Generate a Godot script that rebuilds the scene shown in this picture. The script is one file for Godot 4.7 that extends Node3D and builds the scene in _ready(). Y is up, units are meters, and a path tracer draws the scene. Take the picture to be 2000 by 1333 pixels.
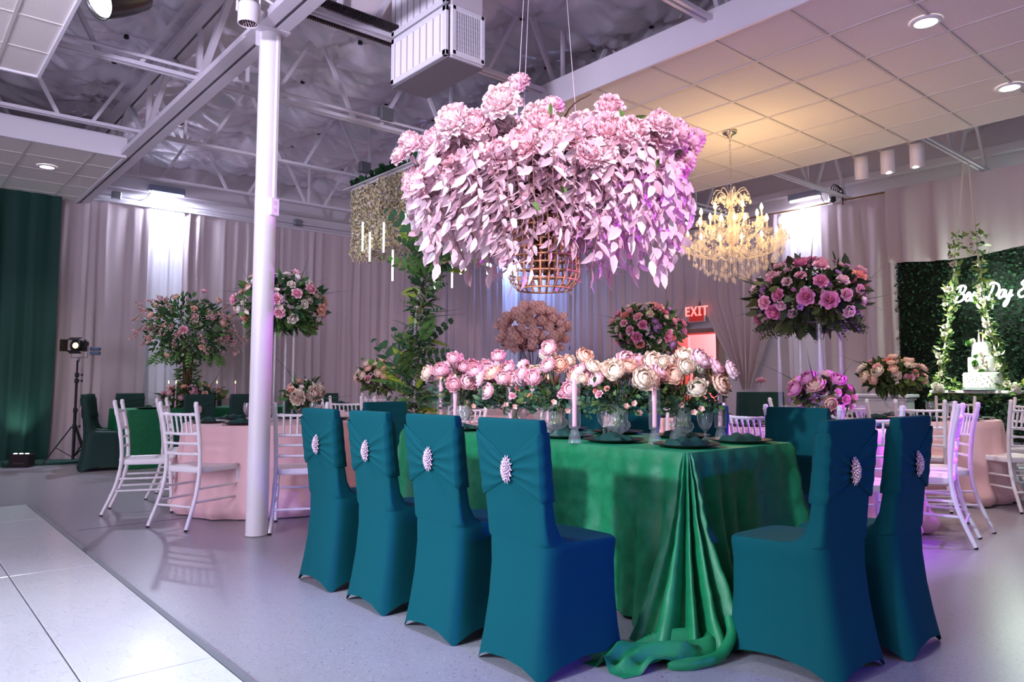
extends Node3D
# Banquet hall. X runs along the back wall, -Z runs along the roof girder, metres.

var rng := RandomNumberGenerator.new()
var M := {}
var shapes := {}


class MB:
	var v := PackedVector3Array()
	var c := PackedColorArray()
	var ix := PackedInt32Array()
	var col := Color.WHITE

	func p(a: Vector3) -> int:
		v.append(a)
		c.append(col)
		return v.size() - 1

	func tri(a: int, b: int, d: int) -> void:
		ix.append(a)
		ix.append(d)
		ix.append(b)

	func quad(a: int, b: int, d: int, e: int) -> void:
		tri(a, b, d)
		tri(a, d, e)

	func face(a: Vector3, b: Vector3, d: Vector3, e: Vector3) -> void:
		var i := p(a)
		p(b)
		p(d)
		p(e)
		quad(i, i + 1, i + 2, i + 3)

	# rows of points; each row has the same length. Counter-clockwise when rows go up and points go right.
	func sheet(rows: Array, closed := false) -> void:
		var w: int = rows[0].size()
		var base := v.size()
		for r in rows:
			for q in r:
				p(q)
		var n := w if closed else w - 1
		for j in rows.size() - 1:
			for i in n:
				var a := base + j * w + i
				var b := base + j * w + (i + 1) % w
				quad(a, b, b + w, a + w)

	func fan(row: Array, tip: Vector3, flip := false) -> void:
		var base := v.size()
		for q in row:
			p(q)
		var t := p(tip)
		for i in row.size():
			var a := base + i
			var b := base + (i + 1) % row.size()
			if flip:
				tri(b, a, t)
			else:
				tri(a, b, t)

	func box(o: Vector3, s: Vector3, b := Basis()) -> void:
		var h := s * 0.5
		var q := []
		for k in 8:
			q.append(o + b * Vector3(h.x if k & 1 else -h.x, h.y if k & 2 else -h.y, h.z if k & 4 else -h.z))
		face(q[4], q[5], q[7], q[6])
		face(q[1], q[0], q[2], q[3])
		face(q[5], q[1], q[3], q[7])
		face(q[0], q[4], q[6], q[2])
		face(q[6], q[7], q[3], q[2])
		face(q[0], q[1], q[5], q[4])

	# a box with chamfered edges (all twelve)
	func bevel(o: Vector3, s: Vector3, r: float, b := Basis()) -> void:
		var h := s * 0.5
		r = minf(r, minf(h.x, minf(h.y, h.z)) * 0.9)
		for ax in 3:
			for sg in [-1.0, 1.0]:
				var n := Vector3.ZERO
				n[ax] = sg
				var u := Vector3.ZERO
				u[(ax + 1) % 3] = 1.0
				var w := n.cross(u)
				var hu := h[(ax + 1) % 3] - r
				var hw := h[(ax + 2) % 3] - r
				var m := n * h[ax]
				face(o + b * (m - u * hu - w * hw), o + b * (m + u * hu - w * hw), o + b * (m + u * hu + w * hw), o + b * (m - u * hu + w * hw))
		for ax in 3:
			var a1 := (ax + 1) % 3
			var a2 := (ax + 2) % 3
			for s1 in [-1.0, 1.0]:
				for s2 in [-1.0, 1.0]:
					var e := []
					for t in [-1.0, 1.0]:
						for k in 2:
							var q := Vector3.ZERO
							q[ax] = t * (h[ax] - r)
							q[a1] = s1 * (h[a1] - (0.0 if k == 0 else r))
							q[a2] = s2 * (h[a2] - (r if k == 0 else 0.0))
							e.append(o + b * q)
					if s1 * s2 > 0:
						face(e[0], e[1], e[3], e[2])
					else:
						face(e[1], e[0], e[2], e[3])
		for k in 8:
			var sg := Vector3(1 if k & 1 else -1, 1 if k & 2 else -1, 1 if k & 4 else -1)
			var q := [Vector3(h.x, h.y - r, h.z - r), Vector3(h.x - r, h.y, h.z - r), Vector3(h.x - r, h.y - r, h.z)]
			var i := p(o + b * (q[0] * sg))
			p(o + b * (q[1] * sg))
			p(o + b * (q[2] * sg))
			if sg.x * sg.y * sg.z > 0:
				tri(i, i + 1, i + 2)
			else:
				tri(i, i + 2, i + 1)

	func bar(a: Vector3, b: Vector3, w: float, h: float) -> void:
		var d := (b - a).normalized()
		var up := Vector3.UP if absf(d.y) < 0.95 else Vector3.RIGHT
		var x := up.cross(d).normalized()
		box((a + b) * 0.5, Vector3(w, h, a.distance_to(b)), Basis(x, d.cross(x), d))

	func tube(pts: Array, radii: Array, sides := 8, caps := true) -> void:
		var rows := []
		var last := Vector3.ZERO
		for i in pts.size():
			var d: Vector3 = (pts[mini(i + 1, pts.size() - 1)] - pts[maxi(i - 1, 0)]).normalized()
			if i == 0:
				last = d.cross(Vector3.UP if absf(d.y) < 0.9 else Vector3.RIGHT).normalized()
			last = (last - d * last.dot(d)).normalized()
			var y := d.cross(last)
			var r: float = radii[mini(i, radii.size() - 1)]
			var row := []
			for k in sides:
				var t := TAU * k / sides
				row.append(pts[i] + (last * cos(t) + y * sin(t)) * r)
			rows.append(row)
		sheet(rows, true)
		if caps:
			fan(rows[0], pts[0], true)
			fan(rows[-1], pts[-1])

	# profile of (radius, height) from bottom to top
	func lathe(prof: Array, seg := 24, o := Vector3.ZERO) -> void:
		var rows := []
		for q in prof:
			var row := []
			for k in seg:
				var t := -TAU * k / seg
				row.append(o + Vector3(cos(t) * q[0], q[1], sin(t) * q[0]))
			rows.append(row)
		sheet(rows, true)

	func made() -> ArrayMesh:
		var n := PackedVector3Array()
		n.resize(v.size())
		for k in range(0, ix.size(), 3):
			var a := ix[k]
			var b := ix[k + 2]
			var d := ix[k + 1]
			var f := (v[b] - v[a]).cross(v[d] - v[a])
			n[a] += f
			n[b] += f
			n[d] += f
		for k in n.size():
			n[k] = n[k].normalized() if n[k].length_squared() > 1e-20 else Vector3.UP
		var a := []
		a.resize(Mesh.ARRAY_MAX)
		a[Mesh.ARRAY_VERTEX] = v
		a[Mesh.ARRAY_NORMAL] = n
		a[Mesh.ARRAY_COLOR] = c
		a[Mesh.ARRAY_INDEX] = ix
		var m := ArrayMesh.new()
		m.add_surface_from_arrays(Mesh.PRIMITIVE_TRIANGLES, a)
		return m


# ---------------------------------------------------------------- helpers
func put(parent: Node, called: String, mesh: Mesh, mat: Material, at := Transform3D()) -> MeshInstance3D:
	var o := MeshInstance3D.new()
	o.name = called
	o.mesh = mesh
	o.material_override = mat
	o.transform = at
	parent.add_child(o, true)
	return o


func tag(o: Node, label: String, category: String, group := "") -> Node:
	o.set_meta("label", label)
	o.set_meta("category", category)
	if group:
		o.set_meta("group", group)
	return o


func thing(called: String, label: String, category: String, at := Vector3.ZERO, turn := 0.0, group := "") -> Node3D:
	var o := Node3D.new()
	o.name = called
	o.position = at
	o.rotation_degrees.y = turn
	add_child(o, true)
	tag(o, label, category, group)
	return o


func structure(called: String, mesh: Mesh, mat: Material, label: String, category: String, parent: Node = null) -> MeshInstance3D:
	var o := put(parent if parent else self, called, mesh, mat)
	if parent == null:
		o.set_meta("kind", "structure")
		tag(o, label, category)
	return o


func shell(called: String, label: String, category: String) -> Node3D:
	var o := thing(called, label, category)
	o.set_meta("kind", "structure")
	return o


func copy_of(o: Node3D, label: String, at: Vector3, turn: float) -> Node3D:
	var k: Node3D = o.duplicate()
	k.name = String(o.name).rstrip("0123456789")
	add_child(k, true)
	k.position = at
	k.rotation_degrees.y = turn
	k.set_meta("label", label)
	return k


func many(parent: Node, called: String, mesh: Mesh, mat: Material, where: Array, tints: Array) -> MultiMeshInstance3D:
	var mm := MultiMesh.new()
	mm.transform_format = MultiMesh.TRANSFORM_3D
	mm.use_colors = true
	mm.mesh = mesh
	mm.instance_count = where.size()
	for i in where.size():
		mm.set_instance_transform(i, where[i])
		mm.set_instance_color(i, tints[i % tints.size()])
	var o := MultiMeshInstance3D.new()
	o.name = called
	o.multimesh = mm
	o.material_override = mat
	o.set_meta("kind", "stuff")
	parent.add_child(o, true)
	return o


func mat(hex: String, rough := 0.6, metal := 0.0) -> StandardMaterial3D:
	var m := StandardMaterial3D.new()
	m.albedo_color = Color(hex)
	m.roughness = rough
	m.metallic = metal
	return m


func lin(hex: String) -> Color:
	return Color(hex).srgb_to_linear()


func petal_mat(hex: String, back := 0.5) -> StandardMaterial3D:
	var m := mat(hex, 0.7)
	m.vertex_color_use_as_albedo = true
	m.backlight_enabled = true
	m.backlight = Color(hex) * back
	return m


func glass(hex: String, a := 0.08) -> StandardMaterial3D:
	var m := mat(hex, 0.03)
	m.albedo_color.a = a
	m.transparency = BaseMaterial3D.TRANSPARENCY_ALPHA
	return m


func glow(hex: String, energy: float) -> StandardMaterial3D:
	var m := mat("#ffffff", 0.4)
	m.emission_enabled = true
	m.emission = Color(hex)
	m.emission_energy_multiplier = energy
	return m


func noise(freq: float, kind := FastNoiseLite.TYPE_SIMPLEX_SMOOTH, oct := 3, sd := 1) -> FastNoiseLite:
	var n := FastNoiseLite.new()
	n.noise_type = kind
	n.frequency = freq
	n.fractal_octaves = oct
	n.seed = sd
	return n


func grain(freq: float, stops: Array, size := 512, kind := FastNoiseLite.TYPE_SIMPLEX_SMOOTH, oct := 4, sd := 1, as_normal := false) -> NoiseTexture2D:
	var t := NoiseTexture2D.new()
	t.width = size
	t.height = size
	t.seamless = true
	t.noise = noise(freq, kind, oct, sd)
	if as_normal:
		t.as_normal_map = true
		t.bump_strength = 4.0
	elif stops.size():
		var g := Gradient.new()
		g.offsets = PackedFloat32Array(stops.map(func(s): return s[0]))
		g.colors = PackedColorArray(stops.map(func(s): return Color(s[1])))
		t.color_ramp = g
	return t


func tri(m: StandardMaterial3D, scale: Vector3, world := true) -> StandardMaterial3D:
	m.uv1_triplanar = true
	m.uv1_world_triplanar = world
	m.uv1_scale = scale
	return m


func spot(called: String, at: Vector3, to: Vector3, hex: String, energy: float, angle: float, size := 0.08, soft := 1.0) -> SpotLight3D:
	var l := SpotLight3D.new()
	l.name = called
	l.light_color = Color(hex)
	l.light_energy = energy
	l.spot_angle = angle
	l.spot_angle_attenuation = soft
	l.spot_range = 30.0
	l.spot_attenuation = 2.0
	l.light_size = size
	l.shadow_enabled = true
	var d := (to - at).normalized()
	l.transform = Transform3D(Basis.looking_at(d, Vector3.UP if absf(d.y) < 0.98 else Vector3.RIGHT), at)
	add_child(l, true)
	return l


func omni(called: String, at: Vector3, hex: String, energy: float, size := 0.05) -> OmniLight3D:
	var l := OmniLight3D.new()
	l.name = called
	l.light_color = Color(hex)
	l.light_energy = energy
	l.omni_range = 25.0
	l.omni_attenuation = 2.0
	l.light_size = size
	l.shadow_enabled = true
	l.position = at
	add_child(l, true)
	return l


func area(called: String, at: Vector3, towards: Vector3, w: float, h: float, hex: String, energy: float) -> AreaLight3D:
	var l := AreaLight3D.new()
	l.name = called
	l.light_color = Color(hex)
	l.light_energy = energy
	l.area_size = Vector2(w, h)
	l.area_range = 30.0
	l.area_attenuation = 2.0
	l.shadow_enabled = true
	l.transform = Transform3D(Basis.looking_at(towards, Vector3.UP if absf(towards.normalized().y) < 0.98 else Vector3.RIGHT), at)
	add_child(l, true)
	return l


func up_to(d: Vector3, spin := 0.0, s := 1.0) -> Basis:
	var y := d.normalized()
	var x := y.cross(Vector3.BACK if absf(y.z) < 0.9 else Vector3.RIGHT).normalized()
	return (Basis(x, y, x.cross(y)) * Basis(Vector3.UP, spin)).scaled_local(Vector3.ONE * s)


func rnd(a: float, b: float) -> float:
	return rng.randf_range(a, b)


func curve(pts: Array, steps: int) -> Array:
	var out := []
	for i in pts.size() - 1:
		var p0: Vector3 = pts[maxi(i - 1, 0)]
		var p3: Vector3 = pts[mini(i + 2, pts.size() - 1)]
		for k in steps:
			out.append((pts[i] as Vector3).cubic_interpolate(pts[i + 1], p0, p3, float(k) / steps))
	out.append(pts[-1])
	return out


func lerp_table(tab: Array, x: float, k: int) -> float:
	for i in tab.size() - 1:
		if x <= tab[i + 1][0]:
			var t: float = clampf((x - tab[i][0]) / (tab[i + 1][0] - tab[i][0]), 0.0, 1.0)
			return lerpf(tab[i][k], tab[i + 1][k], t)
	return tab[-1][k]


func _ready() -> void:
	rng.seed = 7
	look()
	lamps()
	paints()
	room()
	drapes()
	roof()
	fittings()
	main_table()
	spandex_chairs()
	flower_shapes()
	table_flowers()
	hanging_flowers()
	round_tables()
	far_tables()
	chiavari_chairs()
	tall_flowers()
	chandelier()
	cake_corner()
	stage_side()


func look() -> void:
	var cam := Camera3D.new()
	cam.name = "camera"
	cam.projection = Camera3D.PROJECTION_FRUSTUM
	cam.near = 0.05
	cam.far = 100.0
	cam.size = 0.05 * 1333.0 / 1440.0
	cam.frustum_offset = Vector2(0, -0.05 * 33.5 / 1440.0)
	cam.position = Vector3(0, 1.1, 0)
	cam.rotation = Vector3(atan(117.0 / 1440.0), -deg_to_rad(40.6), 0)
	add_child(cam)
	cam.current = true
	var we := WorldEnvironment.new()
	we.name = "surroundings"
	var e := Environment.new()
	e.background_mode = Environment.BG_COLOR
	e.background_color = Color("#20242c")
	e.tonemap_mode = Environment.TONE_MAPPER_LINEAR
	e.tonemap_exposure = 1.2
	e.sdfgi_enabled = true
	e.ssao_enabled = true
	e.ssil_enabled = true
	we.environment = e
	add_child(we)


func lamps() -> void:
	# added fill light, set at made-up windows out of view
	area("added_fill_light", Vector3(1.0, 2.3, 4.85), Vector3(0.15, 0.0, -1), 6.0, 3.0, "#e4e2ff", 0.8)
	area("added_fill_light", Vector3(-5.85, 2.3, -3.0), Vector3(1, 0.0, -0.1), 6.0, 3.0, "#e8e2ff", 52.0)
	# coloured stage washes out of view, with added fill spots among them
	spot("purple_wash", Vector3(9.4, 4.2, 0.6), Vector3(4.9, 0.5, -2.6), "#a63cff", 190.0, 10.0, 0.1)
	spot("magenta_wash", Vector3(7.2, 3.3, -1.2), Vector3(3.72, 2.35, -3.25), "#d458ff", 54.0, 12.0, 0.06)
	spot("added_roof_fill", Vector3(-1.8, 2.7, -1.6), Vector3(2.9, 4.9, -6.4), "#e8e0ff", 29.0, 36.0, 0.2)  # added uplight that brightens the roof sheeting
	spot("blue_wash", Vector3(1.3, 2.7, 3.4), Vector3(2.1, 0.42, -2.7), "#5a1cff", 22.0, 8.5, 0.1)
	spot("white_wash", Vector3(-0.9, 3.5, 1.4), Vector3(3.2, 2.1, -3.3), "#ffdcee", 54.0, 15.0, 0.12)
	spot("added_chair_fill", Vector3(-4.6, 3.3, -2.2), Vector3(1.95, 0.62, -2.75), "#d4f2ff", 52.0, 14.0, 0.15)  # added spot that brightens the left row of chair backs
	spot("indigo_wash", Vector3(5.2, 3.0, 3.8), Vector3(2.9, 0.45, -1.4), "#3a20ff", 15.0, 9.0, 0.1)
	spot("stage_beam", Vector3(0.9, 3.2, -4.4), Vector3(0.2, 0.0, -2.6), "#dbe6ff", 7.0, 55.0, 0.12)
	for q in [Vector3(5.721, 3.7, -1.99), Vector3(7.583, 3.7, -1.973), Vector3(1.436, 3.7, -10.449)]:
		spot("downlight_lamp", q, q + Vector3.DOWN, "#fff4ea", 3.0, 60.0, 0.09)
	area("strip_lamp", Vector3(3.34, 4.08, -12.39), Vector3(0, -1, -0.03), 0.46, 0.05, "#dfe6ff", 17.0)
	area("strip_lamp", Vector3(11.19, 4.02, -5.79), Vector3(0.03, -1, 0), 0.05, 0.5, "#e2e4ff", 9.0)
	area("strip_lamp", Vector3(10.55, 4.02, -12.39), Vector3(0, -1, -0.03), 0.46, 0.05, "#8fb0ff", 11.0)
	for z in [-3.86, -3.59, -3.3]:
		spot("track_lamp", Vector3(8.95, 3.6, z), Vector3(10.4, 1.3, -3.25), "#e4ffea", 12.0, 20.0, 0.05)
	omni("neon_lamp", Vector3(10.72, 2.27, -3.0), "#e8fff0", 1.0, 0.25)
	omni("hallway_lamp", Vector3(12.3, 2.2, -8.2), "#ff7a82", 4.0, 0.1)
	spot("uplight_lamp", Vector3(1.5, 0.16, -11.8), Vector3(1.45, 1.4, -12.15), "#d8fff0", 1.2, 35.0, 0.05)


func paints() -> void:
	var n := grain(0.02, [], 512, FastNoiseLite.TYPE_SIMPLEX_SMOOTH, 4, 3)
	M.wall = mat("#cfcad0", 0.85)
	M.white = mat("#dedbe2", 0.45)
	M.steel = mat("#d2cdd6", 0.4)
	M.dark = mat("#131218", 0.6)
	M.black = mat("#0b0b0d", 0.35)
	M.tile = tri(mat("#f4eee8", 0.9), Vector3.ONE * 1.6)
	M.tile.albedo_texture = grain(0.16, [[0.0, "#cfcfcf"], [0.45, "#e6e6e6"], [0.55, "#f4f4f4"], [1.0, "#ffffff"]], 512, FastNoiseLite.TYPE_SIMPLEX, 3, 5)
	M.runner = mat("#cdc6c2", 0.6)
	M.drape = mat("#c0b0b5", 0.9)
	M.sheer = mat("#eceaf4", 0.9)
	M.sheer.backlight_enabled = true
	M.sheer.backlight = Color(0.4, 0.4, 0.42)
	M.velvet_dark = mat("#063b33", 0.75)
	M.velvet_dark.rim_enabled = true
	M.velvet_dark.rim = 0.5
	M.velvet_dark.rim_tint = 0.8
	M.velvet = tri(mat("#0b7a4e", 0.5), Vector3.ONE * 2.2)
	M.velvet.rim_enabled = true
	M.velvet.rim = 1.0
	M.velvet.rim_tint = 0.9
	M.velvet.albedo_texture = grain(0.012, [[0.0, "#c4d0c8"], [0.5, "#e6eee8"], [1.0, "#ffffff"]], 512, FastNoiseLite.TYPE_SIMPLEX_SMOOTH, 4, 9)
	M.velvet.normal_enabled = true
	M.velvet.normal_texture = grain(0.02, [], 512, FastNoiseLite.TYPE_SIMPLEX_SMOOTH, 4, 11, true)
	M.velvet.normal_scale = 0.25
	M.spandex = mat("#07474f", 0.7)
	M.spandex.metallic_specular = 0.18
	M.spandex.rim_enabled = true
	M.spandex.rim = 0.12
	M.spandex.rim_tint = 0.5
	M.spandex_green = mat("#07352f", 0.7)
	M.napkin = mat("#0a3f3a", 0.8)
	M.pink_cloth = mat("#f0c2c4", 0.55)
	M.pink_cloth.rim_enabled = true
	M.pink_cloth.rim = 0.3
	M.resin = mat("#ece6ea", 0.35)
	M.silver = mat("#d2b4be", 0.25, 0.4)
	M.chrome = mat("#d8d2c8", 0.12, 1.0)
	M.glass = glass("#f2f6ff", 0.05)
	M.glass_thick = glass("#f4f6ff", 0.07)
	M.acrylic = glass("#f0eef4", 0.16)
	M.plate = mat("#17161a", 0.3)
	M.wax = mat("#eab0c2", 0.5)
	M.flame = glow("#ffc060", 6.0)
	M.stem = mat("#5d7038", 0.7)
	M.leaf = petal_mat("#ffffff", 0.25)
	M.bark = tri(mat("#7c5a40", 0.85), Vector3(6, 2, 6), false)
	M.bark.albedo_texture = grain(0.03, [[0.0, "#8a8078"], [1.0, "#ffffff"]], 256)
	M.rattan = tri(mat("#dcaa84", 0.6), Vector3.ONE * 9.0, false)
	M.rattan.albedo_texture = grain(0.02, [[0.0, "#b8a890"], [1.0, "#ffffff"]], 256)
	# polished grey concrete with fine chips of stone
	M.floor = tri(mat("#ccc9d1", 0.28), Vector3.ONE * 0.62)
	var im := Image.create(1024, 1024, false, Image.FORMAT_RGB8)
	im.fill(Color("#c2bfc6"))
	var g := RandomNumberGenerator.new()
	g.seed = 12
	for i in 26000:
		var s := g.randi_range(2, 7)
		var v := g.randf_range(-0.035, 0.035)
		im.fill_rect(Rect2i(g.randi() % 1020, g.randi() % 1020, s, g.randi_range(2, 7)), Color(0.755 + v, 0.743 + v, 0.77 + v))
	for i in 5200:
		var dark := g.randf() < 0.45
		var v := g.randf_range(0.36, 0.62) if dark else g.randf_range(0.84, 0.95)
		im.fill_rect(Rect2i(g.randi() % 1020, g.randi() % 1020, g.randi_range(1, 4), g.randi_range(1, 4)), Color(v, v * 0.99, v * 1.01))
	M.floor.albedo_texture = ImageTexture.create_from_image(im)
	M.marble = tri(mat("#dedee2", 0.14), Vector3(0.9, 0.9, 0.35))
	M.marble.albedo_texture = grain(0.011, [[0.0, "#f9f9f9"], [0.46, "#ffffff"], [0.5, "#e9ebee"], [0.53, "#fdfdfd"], [1.0, "#f6f6f5"]], 1024, FastNoiseLite.TYPE_SIMPLEX_SMOOTH, 5, 31)
	M.foil = mat("#efebf5", 0.26, 0.25)
	M.foil.normal_enabled = true
	M.foil.normal_texture = grain(0.015, [], 512, FastNoiseLite.TYPE_SIMPLEX_SMOOTH, 5, 41, true)
	M.foil.normal_scale = 0.7
	tri(M.foil, Vector3(0.7, 0.7, 1.4))


# ---------------------------------------------------------------- the room
func slab(called: String, o: Vector3, s: Vector3, m: Material, label: String, category: String, parent: Node = null) -> MeshInstance3D:
	var b := MB.new()
	b.box(o, s)
	return structure(called, b.made(), m, label, category, parent)


func room() -> void:
	slab("floor", Vector3(2.2, -0.1, -3.8), Vector3(18.8, 0.2, 18.0), M.floor, "polished grey speckled concrete floor of the hall", "floor")
	slab("wall_back", Vector3(2.2, 2.4, -12.65), Vector3(18.8, 5.2, 0.3), M.wall, "white back wall behind the long row of pale drapes", "wall")
	slab("wall_front", Vector3(2.2, 2.4, 5.1), Vector3(18.8, 5.2, 0.3), mat("#4a484e", 0.9), "plain dark wall behind the camera", "wall")
	slab("wall_left", Vector3(-6.1, 2.4, -3.8), Vector3(0.3, 5.2, 18.0), M.wall, "plain white wall beyond the dance floor", "wall")
	var b := MB.new()
	b.box(Vector3(11.5, 2.4, -10.45), Vector3(0.3, 5.2, 4.1))
	b.box(Vector3(11.5, 2.4, -1.15), Vector3(0.3, 5.2, 12.7))
	b.box(Vector3(11.5, 3.55, -7.95), Vector3(0.3, 2.9, 0.9))
	b.box(Vector3(11.5, -0.1, -7.95), Vector3(0.3, 0.2, 0.9))
	structure("wall_right", b.made(), M.wall, "white side wall with a doorway between parted drapes", "wall")
	b = MB.new()
	b.box(Vector3(13.2, 1.3, -8.2), Vector3(0.1, 2.8, 3.0))
	b.box(Vector3(12.4, 1.3, -9.7), Vector3(1.6, 2.8, 0.1))
	b.box(Vector3(12.4, 1.3, -6.9), Vector3(1.6, 2.8, 0.1))
	b.box(Vector3(12.4, 2.7, -8.2), Vector3(1.7, 0.1, 3.0))
	b.box(Vector3(12.4, -0.05, -8.2), Vector3(1.7, 0.1, 3.0))
	structure("wall_hallway", b.made(), mat("#e8c9c4", 0.8), "small hallway beyond the doorway glowing pink", "wall")
	var d := shell("door_1", "white door frame under the exit sign between drapes", "door frame")
	b = MB.new()
	for z in [-8.42, -7.48]:
		b.bevel(Vector3(11.36, 1.0, z), Vector3(0.4, 2.04, 0.07), 0.008)
	put(d, "jamb", b.made(), mat("#8e7468", 0.6))
	b = MB.new()
	b.bevel(Vector3(11.36, 2.05, -7.95), Vector3(0.4, 0.08, 1.01), 0.008)
	put(d, "lintel", b.made(), mat("#8e7468", 0.6))
	# unseen window shapes with glowing panels, added to go with the fill light
	for w in [[Vector3(1.0, 2.3, 4.93), Vector3(6.2, 3.2, 0.04)], [Vector3(-5.93, 2.3, -3.0), Vector3(0.04, 3.2, 6.2)]]:
		var s := shell("window_1", "added window shape for fill light behind the camera" if w[1].x > 1.0 else "added window shape for fill light beside the dance floor", "window")
		b = MB.new()
		b.box(w[0], w[1])
		put(s, "glow_panel", b.made(), glow("#dfe4ff", 0.5))
		b = MB.new()
		var wide: Vector3 = w[1]
		var ax := 0 if wide.x > 1.0 else 2
		for k in 4:
			var o: Vector3 = w[0]
			o[ax] += -3.1 + k * 2.066
			b.box(o, Vector3(0.1, 3.2, 0.1))
		for y in [0.7, 3.9]:
			b.box(Vector3(w[0].x, y, w[0].z), Vector3(wide.x + 0.1, 0.1, wide.z + 0.1))
		put(s, "frame", b.made(), M.white)
	for q in [["baseboard_back", Vector3(2.2, 0.07, -12.48), Vector3(18.4, 0.14, 0.03), "white baseboard along the foot of the back wall"], ["baseboard_right", Vector3(11.33, 0.16, -1.0), Vector3(0.04, 0.32, 12.0), "white baseboard under the green hedge wall"]]:
		b = MB.new()
		b.bevel(q[1], q[2], 0.006)
		structure(q[0], b.made(), M.white, q[3], "baseboard")
	# saw-cut joints in the concrete
	var j := shell("floor_joint", "thin dark joint lines cut across the concrete floor", "floor joint")
	b = MB.new()
	for z in [-6.42, -0.4]:
		b.box(Vector3(6.3, 0.0, z), Vector3(10.2, 0.003, 0.007))
	put(j, "joint", b.made(), mat("#55545a", 0.9))
	# the dance floor, tile by tile
	var f := shell("dance_floor", "glossy white marble tile dance floor with dark joints", "dance floor")
	b = MB.new()
	b.box(Vector3(-2.2, 0.002, -2.8), Vector3(6.54, 0.012, 10.26))
	b.box(Vector3(1.085, 0.006, -2.8), Vector3(0.03, 0.02, 10.3))
	put(f, "underlay", b.made(), mat("#6f7078", 0.5))
	var xs := [1.066, 0.615, -1.385, -3.385, -5.4]
	var zs := [-7.92, -7.04, -5.05, -3.06, -1.07, 0.92, 2.3]
	for i in 4:
		for k in 6:
			b = MB.new()
			var w: float = xs[i] - xs[i + 1] - 0.006
			var l: float = zs[k + 1] - zs[k] - 0.006
			b.bevel(Vector3.ZERO, Vector3(w, 0.02, l), 0.002)
			put(f, "tile", b.made(), M.marble, Transform3D(Basis(), Vector3((xs[i] + xs[i + 1]) * 0.5, 0.012, (zs[k] + zs[k + 1]) * 0.5)))


# a hanging cloth between two points, with folds; the sides can be drawn in at the bottom
func cloth(a: Vector3, b: Vector3, y0: float, y1: float, amp: float, per: float, sd: int, pull := Vector2.ZERO, flare := 0.0, scallop := false) -> ArrayMesh:
	var m := MB.new()
	var n := noise(0.9, FastNoiseLite.TYPE_SIMPLEX_SMOOTH, 2, sd)
	var long := a.distance_to(b)
	var d := (b - a).normalized()
	var out := d.cross(Vector3.UP) * -1.0
	var nu := int(long * per * 10.0)
	var nv := 16
	var rows := []
	for j in nv + 1:
		var t := float(j) / nv
		var row := []
		for i in nu + 1:
			var u := float(i) / nu
			var s := u * long
			var low: float = 2.82 - 0.07 * absf(sin(u * 9.0)) + 0.03 * sin(u * 4.0) if scallop else y0
			var y := lerpf(low, y1, t)
			var k := TAU * (s * per + 0.9 * n.get_noise_2d(s * 1.3, 3.0) + 0.12 * n.get_noise_2d(s * 2.0, y * 0.4))
			var grow := 0.45 + 0.55 * (1.0 - t)
			var fold := sin(k) * 0.62 + sin(k * 2.3 + 1.0) * 0.25 + n.get_noise_2d(s * 4.0, y * 0.3) * 0.9
			var near := amp * fold * grow * (0.55 + 0.6 * absf(n.get_noise_2d(s * 0.8, 40.0)) * 2.0)
			if t > 0.985:
				near *= 0.6
			var shift := 0.0
			if pull != Vector2.ZERO:
				var q := clampf((2.55 - y) / 1.5, 0.0, 1.0)
				shift = (pull.x * (1.0 - u) + pull.y * u) * q
			near += flare * pow(1.0 - t, 6.0)
			row.append(Vector3(a.x, 0, a.z) + d * (s + shift) + out * near + Vector3(0, y, 0))
		rows.append(row)
	m.sheet(rows)
	# gathered heading
	return m.made()


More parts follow.
